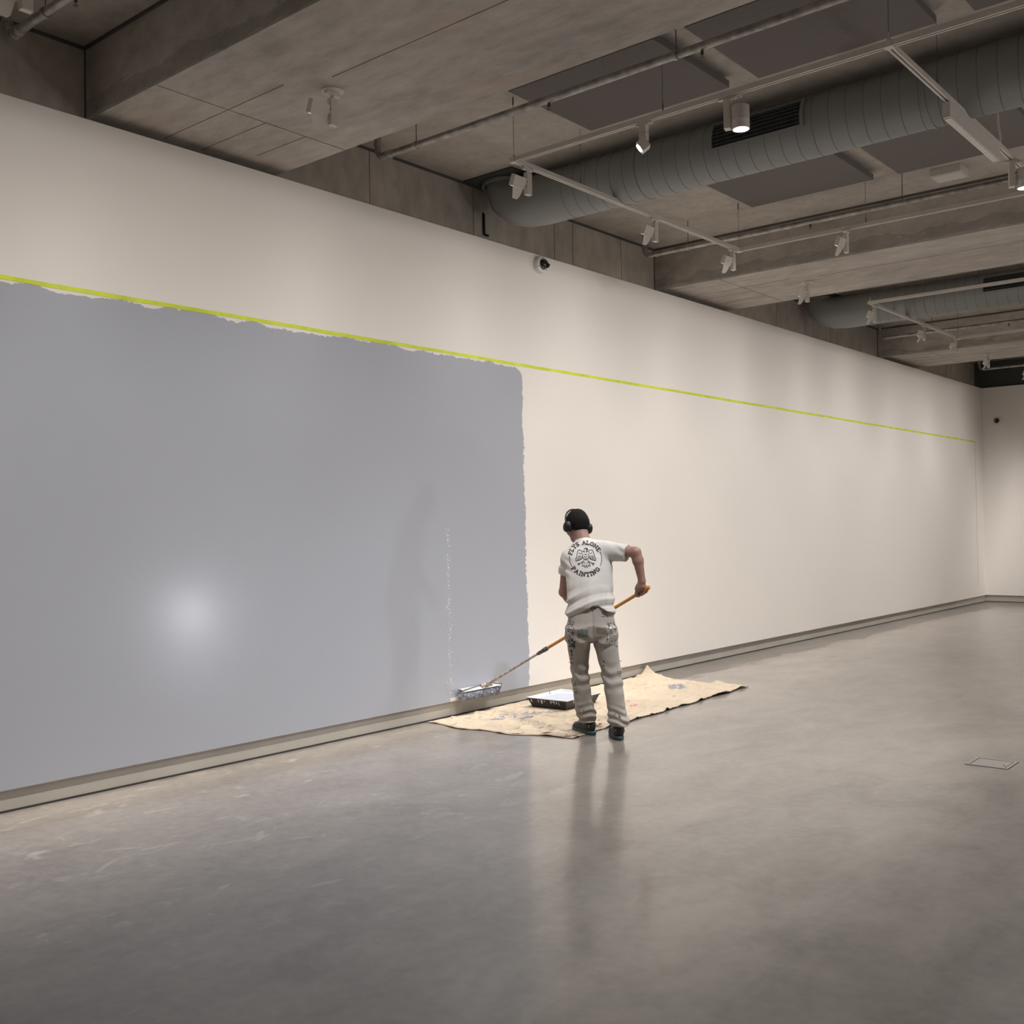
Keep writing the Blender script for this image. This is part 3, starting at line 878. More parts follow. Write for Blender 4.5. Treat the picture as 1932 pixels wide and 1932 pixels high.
# ------------------------------------------------------------------ implicit-surface modelling (person, clothes)
class Field:
    def __init__(self, lo, hi, h):
        self.lo, self.h = np.array(lo, float), h
        self.n = np.ceil((np.array(hi) - self.lo) / h).astype(int) + 1
        self.d = np.full(tuple(self.n), 0.2, np.float32)

    def sub(self, lo, hi):
        i0 = np.clip(np.floor((np.array(lo) - self.lo) / self.h).astype(int), 0, self.n - 1)
        i1 = np.clip(np.ceil((np.array(hi) - self.lo) / self.h).astype(int) + 1, 1, self.n)
        sl = tuple(slice(a, b) for a, b in zip(i0, i1))
        ax = [(self.lo[k] + self.h * np.arange(i0[k], i1[k])).astype(np.float32) for k in range(3)]
        return sl, np.meshgrid(*ax, indexing='ij', sparse=True)

    def add(self, lo, hi, fn, k=0.015):
        pad = k + 3 * self.h
        sl, (X, Y, Z) = self.sub(np.array(lo) - pad, np.array(hi) + pad)
        a, b = self.d[sl], fn(X, Y, Z)
        t = np.clip(0.5 + 0.5 * (b - a) / k, 0, 1)
        self.d[sl] = b * (1 - t) + a * t - k * t * (1 - t)

    def cone(self, p, q, ra, rb, k=0.015):
        p, q = np.array(p, float), np.array(q, float)
        r = max(ra, rb)
        ab = q - p
        L = float(ab @ ab) + 1e-9
        def fn(X, Y, Z):
            t = np.clip(((X - p[0]) * ab[0] + (Y - p[1]) * ab[1] + (Z - p[2]) * ab[2]) / L, 0, 1)
            return np.sqrt((X - p[0] - t * ab[0]) ** 2 + (Y - p[1] - t * ab[1]) ** 2 + (Z - p[2] - t * ab[2]) ** 2) - (ra + (rb - ra) * t)
        self.add(np.minimum(p, q) - r, np.maximum(p, q) + r, fn, k)

    def ell(self, c, axes, rad, k=0.015):
        """ellipsoid with orthonormal axes (rows)"""
        c, A = np.array(c, float), np.array(axes, float)
        r = max(rad)
        def fn(X, Y, Z):
            x, y, z = X - c[0], Y - c[1], Z - c[2]
            s = 0
            for i in range(3):
                s = s + ((x * A[i][0] + y * A[i][1] + z * A[i][2]) / rad[i]) ** 2
            return (np.sqrt(s) - 1) * min(rad)
        self.add(c - r, c + r, fn, k)

    def stack(self, rows, k=0.02, p=2.3):
        """vertical stack of (z, cx, cy, a, b) super-ellipses"""
        R = np.array(rows, float)
        R = R[np.argsort(R[:, 0])]
        am, bm = R[:, 3].max(), R[:, 4].max()
        lo = (R[:, 1].min() - am, R[:, 2].min() - bm, R[0, 0])
        hi = (R[:, 1].max() + am, R[:, 2].max() + bm, R[-1, 0])
        def fn(X, Y, Z):
            zz = np.clip(Z, R[0, 0], R[-1, 0])
            cx, cy, a, b = (np.interp(zz, R[:, 0], R[:, i]) for i in (1, 2, 3, 4))
            q = (np.abs((X - cx) / a) ** p + np.abs((Y - cy) / b) ** p) ** (1 / p)
            d = (q - 1) * np.minimum(a, b)
            return np.maximum(d, np.maximum(R[0, 0] - Z, Z - R[-1, 0])).astype(np.float32)
        self.add(lo, hi, fn, k)

    def apply(self, lo, hi, fn):
        sl, (X, Y, Z) = self.sub(lo, hi)
        self.d[sl] = fn(self.d[sl], X, Y, Z)

    def surface(self):
        """surface nets"""
        d = self.d
        ins = d < 0
        n = self.n
        c = np.zeros(tuple(n - 1), np.int8)
        for i in (0, 1):
            for j in (0, 1):
                for k in (0, 1):
                    c += ins[i:n[0] - 1 + i, j:n[1] - 1 + j, k:n[2] - 1 + k]
        cells = np.argwhere((c > 0) & (c < 8))
        idx = np.full(tuple(n - 1), -1, np.int64)
        idx[tuple(cells.T)] = np.arange(len(cells))
        acc = np.zeros((len(cells), 3))
        cnt = np.zeros(len(cells))
        corners = [np.array((i, j, k)) for i in (0, 1) for j in (0, 1) for k in (0, 1)]
        for a in range(8):
            for ax in range(3):
                if corners[a][ax]:
                    continue
                pa = corners[a]
                pb = pa.copy()
                pb[ax] = 1
                da = d[tuple((cells + pa).T)].astype(float)
                db = d[tuple((cells + pb).T)].astype(float)
                m_ = (da < 0) != (db < 0)
                t = np.zeros_like(da)
                t[m_] = da[m_] / (da[m_] - db[m_])
                pos = np.tile(pa.astype(float), (len(cells), 1))
                pos[:, ax] = t
                acc[m_] += pos[m_]
                cnt[m_] += 1
        V = self.lo + self.h * (cells + acc / np.maximum(cnt, 1)[:, None])
        faces = []
        for ax in range(3):
            u, w = (ax + 1) % 3, (ax + 2) % 3
            sh = [slice(0, n[q] - 1 if q == ax else n[q]) for q in range(3)]
            s2 = [slice(1, n[q]) if q == ax else slice(0, n[q]) for q in range(3)]
            A, B = ins[tuple(sh)], ins[tuple(s2)]
            e = np.argwhere(A != B)
            e = e[(e[:, u] > 0) & (e[:, w] > 0) & (e[:, u] < n[u] - 1) & (e[:, w] < n[w] - 1)]
            fl = A[tuple(e.T)]
            def cell(du, dw):
                q = e.copy()
                q[:, u] += du
                q[:, w] += dw
                return idx[tuple(q.T)]
            quad = np.stack([cell(-1, -1), cell(0, -1), cell(0, 0), cell(-1, 0)], 1)
            quad[~fl] = quad[~fl][:, ::-1]
            faces.append(quad)
        Fq = np.concatenate(faces)
        return V, Fq

def to_mesh(name, V, Fq):
    me = bpy.data.meshes.new(name)
    me.vertices.add(len(V))
    me.vertices.foreach_set('co', V.astype(np.float32).ravel())
    me.loops.add(len(Fq) * 4)
    me.loops.foreach_set('vertex_index', Fq.astype(np.int32).ravel())
    me.polygons.add(len(Fq))
    me.polygons.foreach_set('loop_start', np.arange(0, len(Fq) * 4, 4, dtype=np.int32))
    me.update(calc_edges=True)
    me.validate()
    me.polygons.foreach_set('use_smooth', [True] * len(me.polygons))
    return me

def sstep(x, a, b):
    t = np.clip((x - a) / (b - a), 0, 1)
    return t * t * (3 - 2 * t)

# the painter stands in a local frame: x to his right, y the way he faces, z up
PO = Vector((1.514, 6.697, 0.0))
PROT = YAW
def sdf_obj(name, F_, mat, parent, smooth_iter=2):
    V, Fq = F_.surface()
    o = obj(name, to_mesh(name, V, Fq), mat, parent)
    if smooth_iter:
        md = o.modifiers.new('smooth', 'SMOOTH')
        md.iterations = smooth_iter
        md.factor = 0.5
    return o, V, Fq

POLE_A = Vector((0.385, -0.052, 1.146))
POLE_B = Vector((-0.90, 1.03, 0.262))
pdir = (POLE_B - POLE_A).normalized()

HC = np.array((-0.145, 0.25, 1.625))
hf = Vector((-0.46, 0.77, -0.44)).normalized()
hr = hf.cross(Vector((0.10, 0, 1))).normalized()
hu = hr.cross(hf).normalized()
def HP(f_, r_, u_):
    return HC + np.array(hf) * f_ + np.array(hr) * r_ + np.array(hu) * u_
HAX = (np.array(hf), np.array(hr), np.array(hu))

def hand(B, c, wrist, near_side, k=0.006, mirror=1):
    """fist closed around the pole at c; wrist lies on the back of the hand side"""
    a = pdir
    c, wv = Vector(c), Vector(wrist)
    w = (wv - c) - a * (wv - c).dot(a)
    w.normalize()
    b = a.cross(w)
    if b.dot(Vector(near_side)) > 0:
        b = -b
    R = 0.0135
    # palm, heel and knuckle row
    for s in np.linspace(-0.028, 0.030, 4):
        B.cone(c + a * s * mirror + w * (R + 0.014) - b * 0.012, c + a * s * mirror + w * (R + 0.010) + b * 0.020, 0.0155, 0.0125, 0.012)
    B.cone(wv, c + w * (R + 0.03) - b * 0.004, 0.0245, 0.027, 0.02)
    B.cone(c + w * (R + 0.03) - b * 0.004 - a * 0.016, c + w * (R + 0.022) - b * 0.006 + a * 0.022, 0.024, 0.022, 0.02)
    # four fingers of unequal length that close on the pole
    for i, (s, end, rad) in enumerate(((0.031, 236, 0.0088), (0.0115, 246, 0.0092), (-0.008, 240, 0.0088), (-0.0265, 222, 0.0076))):
        angs = [40, 88, 136, 184, end]
        pts = []
        for j, g in enumerate(angs):
            g = math.radians(g)
            rr = R + rad + (0.006 if j in (0, 1) else 0.0035 if j == 2 else 0.001)
            pts.append(c + a * (s * mirror) + (w * math.cos(g) + b * math.sin(g)) * rr)
        for j in range(4):
            B.cone(pts[j], pts[j + 1], rad * (1.08 - 0.05 * j), rad * (1.03 - 0.05 * j), 0.004)
    # thumb leaves the side of the palm and closes from the other side
    tp = []
    for g, s, rr in ((-12, 0.030, 0.028), (-60, 0.050, 0.026), (-110, 0.056, 0.023), (-155, 0.050, 0.0225)):
        g = math.radians(g)
        tp.append(c + a * (s * mirror) + (w * math.cos(g) + b * math.sin(g)) * rr)
    for j in range(3):
        B.cone(tp[j], tp[j + 1], 0.0135 - 0.0015 * j, 0.012 - 0.0015 * j, 0.006)

# ---- body: one continuous surface
B = Field((-0.37, -0.34, 0.02), (0.44, 0.50, 1.77), 0.0052)
B.ell(HP(-0.008, 0, 0.028), HAX, (0.098, 0.078, 0.100), 0.02)            # skull
B.ell(HP(0.030, 0, -0.050), HAX, (0.066, 0.057, 0.066), 0.03)            # jaw
B.ell(HP(0.072, 0, -0.092), HAX, (0.022, 0.026, 0.018), 0.02)            # chin
B.cone(HP(0.086, 0, 0.010), HP(0.106, 0, -0.028), 0.009, 0.0125, 0.012)  # nose
B.cone(HP(0.086, -0.03, 0.022), HP(0.086, 0.03, 0.022), 0.010, 0.010, 0.015)  # brow
B.cone(HP(0.086, -0.014, -0.057), HP(0.086, 0.014, -0.057), 0.0075, 0.0075, 0.008)  # lips
B.cone(HP(0.084, -0.012, -0.068), HP(0.084, 0.012, -0.068), 0.0075, 0.0075, 0.008)
for s in (-1, 1):
    B.ell(HP(0.0, s * 0.079, -0.012), HAX, (0.020, 0.008, 0.030), 0.008)  # ears
    B.ell(HP(0.068, s * 0.040, -0.025), HAX, (0.022, 0.02, 0.02), 0.02)   # cheeks
neck0, neck1 = np.array((-0.098, 0.165, 1.475)), HP(-0.035, 0, -0.045)
B.cone(neck0, neck1, 0.062, 0.052, 0.03)
B.stack([(0.80, -0.063, 0.0, 0.150, 0.095), (0.95, -0.062, 0.0, 0.145, 0.09), (1.10, -0.066, 0.02, 0.14, 0.09), (1.25, -0.07, 0.06, 0.15, 0.095),
         (1.38, -0.074, 0.10, 0.16, 0.085), (1.44, -0.08, 0.12, 0.12, 0.07)], 0.03)
SL, SR = (-0.225, 0.135, 1.385), (0.075, 0.095, 1.437)
EL, WLh = (-0.262, 0.225, 1.10), (-0.115, 0.315, 0.935)
ER, WR = (0.283, -0.055, 1.414), (0.330, -0.035, 1.190)
B.cone(SL, (-0.1, 0.15, 1.44), 0.05, 0.055, 0.03)
B.cone(SR, (-0.1, 0.15, 1.44), 0.05, 0.055, 0.03)
B.cone(SR, ER, 0.052, 0.040, 0.02)
mR = tuple(np.array(ER) * 0.72 + np.array(WR) * 0.28 + np.array((0.004, 0, 0)))
B.cone(ER, mR, 0.039, 0.041, 0.02)
B.cone(mR, WR, 0.041, 0.0275, 0.02)
B.cone(SL, EL, 0.050, 0.038, 0.02)
mL = tuple(np.array(EL) * 0.7 + np.array(WLh) * 0.3)
B.cone(EL, mL, 0.038, 0.040, 0.02)
B.cone(mL, WLh, 0.040, 0.027, 0.02)
CR = POLE_A + pdir * 0.068
CL = POLE_A + pdir * 0.545
hand(B, CR, WR, (0, -1, 0.2), mirror=1)
hand(B, CL, WLh, (0, -1, 0.0), mirror=-1)
for hip, knee, ank, toe in (((-0.15, 0.0, 0.82), (-0.157, 0.07, 0.50), (-0.095, 0.085, 0.10), (-0.16, 0.25, 0.045)),
                            ((0.03, -0.005, 0.82), (0.077, -0.03, 0.50), (0.118, -0.125, 0.10), (0.118, 0.06, 0.045))):
    B.cone(hip, knee, 0.085, 0.052, 0.04)
    B.cone(knee, ank, 0.053, 0.038, 0.03)
    B.cone(ank, toe, 0.036, 0.026, 0.02)
V, Fq = B.surface()
person = obj('person', to_mesh('person', V, Fq), 'skin')
md = person.modifiers.new('smooth', 'SMOOTH')
md.iterations = 2
md.factor = 0.4
person.location = PO
person.rotation_euler = (0, 0, PROT)
tag(person, 'painter seen from behind in white printed T-shirt, spattered trousers and black ear muffs', 'person')
for s in (-1, 1):
    MB().lathe(HP(0.078, s * 0.031, 0.004), tuple(hf), [(0.001, -0.012), (0.011, -0.004), (0.0125, 0.002), (0.009, 0.009), (0.001, 0.0125)], 14).build('eye', 'eye', person, True)

# ---- T-shirt
T = Field((-0.40, -0.20, 0.86), (0.30, 0.34, 1.58), 0.0048)
T.stack([(0.86, -0.064, 0.005, 0.190, 0.140), (1.00, -0.063, 0.003, 0.188, 0.138), (1.10, -0.066, 0.02, 0.183, 0.132), (1.20, -0.069, 0.045, 0.181, 0.128),
         (1.30, -0.070, 0.075, 0.184, 0.124), (1.38, -0.074, 0.10, 0.178, 0.112), (1.43, -0.080, 0.115, 0.145, 0.095), (1.475, -0.092, 0.14, 0.09, 0.075)], 0.03, 2.2)
T.cone((-0.215, 0.13, 1.375), (-0.11, 0.15, 1.445), 0.063, 0.070, 0.05)
T.cone((0.075, 0.095, 1.432), (-0.08, 0.14, 1.45), 0.068, 0.072, 0.05)
T.cone((-0.215, 0.13, 1.375), (-0.268, 0.19, 1.20), 0.060, 0.058, 0.03)
T.cone((0.065, 0.10, 1.425), (0.26, -0.04, 1.412), 0.072, 0.060, 0.03)
T.cone((0.15, 0.03, 1.40), (0.245, -0.03, 1.392), 0.050, 0.048, 0.03)
T.cone((-0.100, 0.165, 1.47), (-0.115, 0.19, 1.515), 0.072, 0.060, 0.02)
def shirt_folds(d, X, Y, Z):
    low = sstep(Z, 1.20, 0.98)
    f1 = np.sin(62 * (Z - 0.42 * X) + 2.2 * np.sin(9 * X + 5 * Y))
    f2 = np.sin(41 * X - 13 * Z + 1.8 * np.sin(6 * Z))
    f3 = np.sin(120 * (X * 0.55 + Z * 0.7) + 3 * Y)
    sl = np.exp(-(((X - 0.19) / 0.05) ** 2 + ((Z - 1.43) / 0.06) ** 2)) + np.exp(-(((X + 0.27) / 0.05) ** 2 + ((Z - 1.30) / 0.08) ** 2))
    drap = sstep(X, -0.25, 0.12)
    return d - 0.010 * low * f1 * np.abs(f1) ** 0.6 - 0.0075 * sstep(Z, 1.34, 1.12) * f2 * np.abs(f2) ** 0.5 * (0.4 + 0.6 * drap) - 0.0045 * sl * f3
T.apply((-0.45, -0.25, 0.8), (0.35, 0.4, 1.6), shirt_folds)
hx = [-0.30, -0.255, -0.15, -0.056, -0.02, 0.05, 0.127, 0.18]
hz = [0.905, 0.917, 0.962, 1.012, 1.010, 0.968, 0.944, 0.93]
sleeveR = np.array((0.195, -0.14, -0.05)); sleeveR /= np.linalg.norm(sleeveR)
sleeveL = np.array((-0.053, 0.06, -0.175)); sleeveL /= np.linalg.norm(sleeveL)
def shirt_cuts(d, X, Y, Z):
    back = sstep(Y, 0.10, -0.06)
    hem = np.interp(X + 0 * Z, hx, hz) * back + (1 - back) * 0.90
    torso = (X > -0.262) & (X < 0.15)
    d = np.where(torso | (Z < 1.15), np.maximum(d, hem - Z), d)
    inner = np.maximum(d + 0.014, Z - (hem + 0.035))
    d = np.where(Z < 1.12, np.maximum(d, -inner), d)
    cr = (X - 0.222) * sleeveR[0] + (Y + 0.015) * sleeveR[1] + (Z - 1.41) * sleeveR[2]
    d = np.where(X > 0.13, np.maximum(d, cr), d)
    d = np.where(X > 0.13, np.maximum(d, -np.maximum(d + 0.009, -cr - 0.04)), d)
    cl = (X + 0.262) * sleeveL[0] + (Y - 0.17) * sleeveL[1] + (Z - 1.245) * sleeveL[2]
    lm = (X < -0.235) & (Z > 1.16) | ((X < -0.20) & (Y > 0.16) & (Z > 1.16) & (Z < 1.30))
    d = np.where((X < -0.249) & (Z < 1.35) & (Z > 1.05), np.maximum(d, cl), d)
    # round neck opening
    ng = np.sqrt((X + 0.118) ** 2 + (Y - 0.195) ** 2 + ((Z - 1.545) * 1.0) ** 2) - 0.070
    return np.maximum(d, -ng)
T.apply((-0.45, -0.25, 0.8), (0.35, 0.4, 1.6), shirt_cuts)
shirt, SV, SF = sdf_obj('t_shirt', T, 'shirt', person)
shirt['label'] = 'white cotton T-shirt with a round black eagle print on the back'

# ---- trousers
Tr = Field((-0.33, -0.30, 0.04), (0.26, 0.30, 1.08), 0.0050)
Tr.stack([(0.74, -0.064, 0.0, 0.186, 0.118), (0.80, -0.066, 0.0, 0.189, 0.132), (0.86, -0.067, -0.002, 0.186, 0.136), (0.91, -0.065, 0.0, 0.178, 0.128), (0.96, -0.064, 0.003, 0.166, 0.116), (1.06, -0.063, 0.008, 0.150, 0.100)], 0.05, 2.5)
Tr.stack([(0.83, -0.156, 0.0, 0.098, 0.125), (0.70, -0.164, 0.02, 0.090, 0.108), (0.60, -0.160, 0.045, 0.077, 0.094), (0.52, -0.157, 0.065, 0.070, 0.088), (0.40, -0.147, 0.078, 0.070, 0.084),
          (0.28, -0.134, 0.083, 0.070, 0.083), (0.20, -0.119, 0.085, 0.076, 0.085), (0.15, -0.106, 0.088, 0.078, 0.086), (0.115, -0.100, 0.090, 0.066, 0.078), (0.075, -0.100, 0.092, 0.064, 0.076)], 0.05)
Tr.stack([(0.83, 0.028, 0.0, 0.095, 0.125), (0.70, 0.046, -0.008, 0.090, 0.108), (0.60, 0.062, -0.02, 0.084, 0.097), (0.52, 0.077, -0.03, 0.080, 0.090), (0.40, 0.092, -0.055, 0.074, 0.085),
          (0.28, 0.104, -0.085, 0.070, 0.082), (0.19, 0.114, -0.108, 0.070, 0.082), (0.145, 0.121, -0.120, 0.082, 0.092), (0.10, 0.126, -0.125, 0.080, 0.090), (0.06, 0.122, -0.122, 0.070, 0.082)], 0.05)
def trouser_folds(d, X, Y, Z):
    ank = sstep(Z, 0.30, 0.14)
    knee = np.exp(-((Z - 0.46) / 0.09) ** 2)
    hip = np.exp(-((Z - 0.74) / 0.06) ** 2)
    f1 = np.sin(115 * Z + 9 * X + 2.5 * np.sin(22 * X + 14 * Y))
    f2 = np.sin(70 * (Z + 0.5 * X) + 2 * np.sin(30 * X))
    f3 = np.sin(60 * (Z - 0.6 * np.abs(X + 0.065)) + 1.5 * np.sin(20 * Y))
    d = d - 0.0065 * ank * f1 - 0.0065 * knee * f2 - 0.005 * hip * f3
    # centre seam at the seat
    seam = np.exp(-((X + 0.064) / 0.012) ** 2) * (Y < -0.02) * sstep(Z, 0.72, 0.78)
    d = d + 0.006 * seam
    # open cuffs
    L = X < -0.03
    cut = np.where(L, 0.095, 0.112 + 0.12 * (Y + 0.12))
    d = np.maximum(d, cut - Z)
    return np.maximum(d, -np.maximum(d + 0.011, Z - cut - 0.035))
Tr.apply((-0.4, -0.35, 0.0), (0.3, 0.35, 1.1), trouser_folds)
trousers, TV, TF = sdf_obj('trousers', Tr, 'pants', person)
trousers['label'] = 'pale canvas work trousers spattered with black and white paint'

# ---- shoes
def shoe(heel, toe):
    heel, toe = Vector(heel), Vector(toe)
    d = (toe - heel)
    L = d.length
    d.normalize()
    s = Vector((d.y, -d.x, 0))
    A = (np.array(d), np.array(s), np.array((0, 0, 1.0)))
    lo = np.minimum(heel, toe) - np.array((0.09, 0.09, 0))
    hi = np.maximum(heel, toe) + np.array((0.09, 0.09, 0))
    U = Field((lo[0], lo[1], 0.0), (hi[0], hi[1], 0.15), 0.0042)
    U.ell(heel + d * 0.055 + Vector((0, 0, 0.055)), A, (0.058, 0.040, 0.052), 0.02)
    U.ell(heel + d * 0.13 + Vector((0, 0, 0.047)), A, (0.085, 0.042, 0.045), 0.03)
    U.ell(heel + d * (L - 0.065) + Vector((0, 0, 0.035)), A, (0.068, 0.048, 0.032), 0.03)
    U.cone(heel + d * 0.045 + Vector((0, 0, 0.08)), heel + d * 0.06 + Vector((0, 0, 0.11)), 0.040, 0.038, 0.02)
    U.apply(lo - 1, hi + 1, lambda q, X, Y, Z: np.maximum(q, 0.024 - Z))
    sh, _, _ = sdf_obj('shoe', U, 'shoe', person, 1)
    So = Field((lo[0], lo[1], -0.012), (hi[0], hi[1], 0.06), 0.0042)
    for f_, w_ in ((0.04, 0.036), (0.10, 0.036), (0.16, 0.042), (L - 0.07, 0.047), (L - 0.045, 0.042)):
        p = heel + d * f_
        So.ell((p.x, p.y, 0.016), A, (0.062 if f_ < 0.2 else 0.055, w_, 0.05), 0.03)
    So.apply(lo - 1, hi + 1, lambda q, X, Y, Z: np.maximum(q, np.maximum(Z - 0.030, 0.003 - Z)))
    sdf_obj('sole', So, 'sole', sh, 1)
    # trim lines over the upper
    tr = MB()
    for k in range(3):
        pts = []
        for g in np.linspace(-70, 70, 9):
            g = math.radians(g)
            p = heel + d * (-0.004 + 0.03 * k + 0.012 * math.cos(g)) + s * math.sin(g) * 0.046 + Vector((0, 0, 0.050 + 0.034 * math.cos(g) + 0.010 * k))
            pts.append(p)
        tr.tube(pts, 0.0022, 6)
    tr.build('trim', 'lace', sh, True)
    return sh
shoe((-0.062, 0.028, 0.0), (-0.185, 0.285, 0.0))
shoe((0.122, -0.182, 0.0), (0.105, 0.105, 0.0))

# ---- cap, ear muffs, necklace
Cp = Field(HC - 0.17, HC + 0.17, 0.0045)
Cp.ell(HP(-0.010, 0, 0.028), HAX, (0.107, 0.085, 0.110), 0.02)
Cp.ell(HP(-0.06, 0, -0.005), HAX, (0.055, 0.066, 0.06), 0.03)
A_ = np.array(hf); U_ = np.array(hu)
def cap_cut(d, X, Y, Z):
    f_ = (X - HC[0]) * A_[0] + (Y - HC[1]) * A_[1] + (Z - HC[2]) * A_[2]
    u_ = (X - HC[0]) * U_[0] + (Y - HC[1]) * U_[1] + (Z - HC[2]) * U_[2]
    d = np.maximum(d, (-0.005 + 0.45 * f_) - u_)
    return np.maximum(d, -np.maximum(d + 0.009, u_ - (0.03 + 0.45 * f_)))
Cp.apply(HC - 0.2, HC + 0.2, cap_cut)
cap, _, _ = sdf_obj('cap', Cp, 'cap', person, 1)
cap['label'] = 'close black cap pulled down over the hair'
Hr = Field(HC - 0.16, HC + 0.16, 0.0045)
Hr.ell(HP(-0.045, 0, -0.030), HAX, (0.066, 0.070, 0.055), 0.02)
hair, _, _ = sdf_obj('hair', Hr, 'cap', person, 1)
mu = MB()
band = []
for g in np.linspace(-92, 92, 19):
    g = math.radians(g)
    band.append(Vector(HP(-0.005, 0.104 * math.sin(g), 0.005 + 0.140 * max(0, math.cos(g)) ** 0.8 * 1.0)))
mu.tube(band, 0.0075, 8)
ear = mu.build('ear_muffs', 'muff', person, True)
ear['label'] = 'black over-ear protectors'
for s in (-1, 1):
    ax = np.array(hr) * s
    MB().lathe(HP(-0.005, s * 0.078, -0.018), tuple(ax), [(0.001, 0), (0.040, 0.0), (0.045, 0.010), (0.046, 0.022), (0.041, 0.036), (0.028, 0.044), (0.001, 0.047)], 28).build('ear_cup', 'muff', ear, True)
pts = []
for g in np.linspace(0, 2 * math.pi, 30):
    pts.append((-0.112 + 0.060 * math.cos(g), 0.185 + 0.058 * math.sin(g), 1.513 - 0.012 * math.sin(g)))
MB().tube(pts, 0.0019, 6, False).build('necklace', 'necklace', person, True)

# ------------------------------------------------------------------ print and paint on the clothes (flat marks laid on the cloth)
bvS = BVHTree.FromPolygons([tuple(p) for p in SV], [tuple(f) for f in SF])
bvT = BVHTree.FromPolygons([tuple(p) for p in TV], [tuple(f) for f in TF])
def lay(bv, x, z, off):
    h = bv.ray_cast(Vector((x, -0.6, z)), Vector((0, 1, 0)))
    if h[0] is None:
        return None
    return h[0] + Vector((0, -off, 0))

def stroke(mb, bv, pts, w, off=0.0028, step=0.006):
    """ribbon of width w along a polyline in the (x, z) plane, laid on the cloth"""
    P = []
    for i in range(len(pts) - 1):
        a, b = Vector(pts[i]), Vector(pts[i + 1])
        n = max(1, int((b - a).length / step))
        for k in range(n):
            P.append(a.lerp(b, k / n))
    P.append(Vector(pts[-1]))
    ring = []
    for i, p in enumerate(P):
        t = (P[min(i + 1, len(P) - 1)] - P[max(i - 1, 0)])
        if t.length < 1e-7:
            t = Vector((1, 0))
        t.normalize()
        nrm = Vector((-t.y, t.x)) * w * 0.5
        e = t * (-w * 0.3 if i == 0 else w * 0.3 if i == len(P) - 1 else 0)
        q = [lay(bv, p.x + e.x + nrm.x * s, p.y + e.y + nrm.y * s, off) for s in (1, -1)]
        if None in q:
            continue
        ring.append(q)
    if len(ring) < 2:
        return
    vs = [v for q in ring for v in q]
    fs = [(2 * i, 2 * i + 1, 2 * i + 3, 2 * i + 2) for i in range(len(ring) - 1)]
    mb.add(vs, fs)

LET = {  # stroke letters with slab serifs on a unit-high grid: (width, strokes)
    'F': (0.66, [[(.12, 0), (.12, 1)], [(0, 1), (.62, 1), (.62, .82)], [(.12, .52), (.45, .52)], [(0, 0), (.28, 0)]]),
    'L': (0.66, [[(.14, 0), (.14, 1)], [(0, 1), (.3, 1)], [(0, 0), (.62, 0), (.62, .22)]]),
    'Y': (0.78, [[(.08, 1), (.38, .5), (.68, 1)], [(.38, .5), (.38, 0)], [(0, 1), (.2, 1)], [(.56, 1), (.78, 1)], [(.24, 0), (.54, 0)]]),
    'S': (0.62, [[(.56, .78), (.5, .95), (.3, 1), (.1, .93), (.06, .75), (.16, .6), (.44, .46), (.56, .3), (.52, .1), (.3, 0), (.1, .05), (.04, .24)]]),
    'A': (0.82, [[(.08, 0), (.41, 1), (.74, 0)], [(.2, .36), (.62, .36)], [(0, 0), (.2, 0)], [(.62, 0), (.82, 0)]]),
    'O': (0.80, [[(.40 + .36 * math.cos(g), .5 + .5 * math.sin(g)) for g in [math.radians(x) for x in range(0, 361, 24)]]]),
    'N': (0.82, [[(.12, 0), (.12, 1), (.68, 0), (.68, 1)], [(0, 1), (.14, 1)], [(0, 0), (.26, 0)], [(.54, 1), (.82, 1)]]),
    'E': (0.66, [[(.12, 0), (.12, 1)], [(0, 1), (.6, 1), (.6, .82)], [(.12, .52), (.44, .52)], [(0, 0), (.62, 0), (.62, .2)]]),
    'P': (0.66, [[(.12, 0), (.12, 1)], [(0, 1), (.42, 1), (.6, .86), (.6, .66), (.42, .5), (.12, .5)], [(0, 0), (.3, 0)]]),
    'I': (0.34, [[(.17, 0), (.17, 1)], [(.02, 1), (.32, 1)], [(.02, 0), (.32, 0)]]),
    'T': (0.72, [[(.36, 0), (.36, 1)], [(.03, .8), (.03, 1), (.69, 1), (.69, .8)], [(.2, 0), (.52, 0)]]),
    'G': (0.78, [[(.68, .78), (.56, .95), (.38, 1), (.14, .86), (.05, .5), (.14, .14), (.38, 0), (.6, .06), (.68, .2), (.68, .42)], [(.46, .42), (.78, .42)]]),
    ' ': (0.45, []),
}
EC, ER_ = Vector((-0.099, 1.373)), 0.124
def arc_text(mb, text, r, h, a0, a1, outward):
    tot = sum(LET[c][0] + 0.17 for c in text) - 0.17
    s = 0.0
    for c in text:
        w, st = LET[c]
        mid = (s + w / 2) / tot
        g = a0 + (a1 - a0) * mid
        unit = abs(a1 - a0) * r / tot
        e_r = Vector((math.cos(g), math.sin(g)))
        e_t = Vector((math.sin(g), -math.cos(g)))
        if not outward:
            e_r, e_t = -e_r, -e_t
        base = EC + Vector((math.cos(g), math.sin(g))) * r
        for pl in st:
            stroke(mb, bvS, [base + e_t * ((x - w / 2) * unit) + e_r * ((y - 0.5) * h) for x, y in pl], 0.0068)
        s += w + 0.17
txt = MB()
arc_text(txt, 'FLYS ALONE', ER_ * 0.985, 0.027, math.radians(166), math.radians(27), True)
arc_text(txt, 'PAINTING', ER_ * 0.985, 0.029, math.radians(213), math.radians(322), False)
txt.build('shirt_lettering', 'ink', shirt)
emb = MB()
for g0, g1 in ((170, 211), (23, -28)):
    stroke(emb, bvS, [EC + Vector((math.cos(math.radians(g)), math.sin(math.radians(g)))) * ER_ for g in np.linspace(g0, g1, 12)], 0.0042)
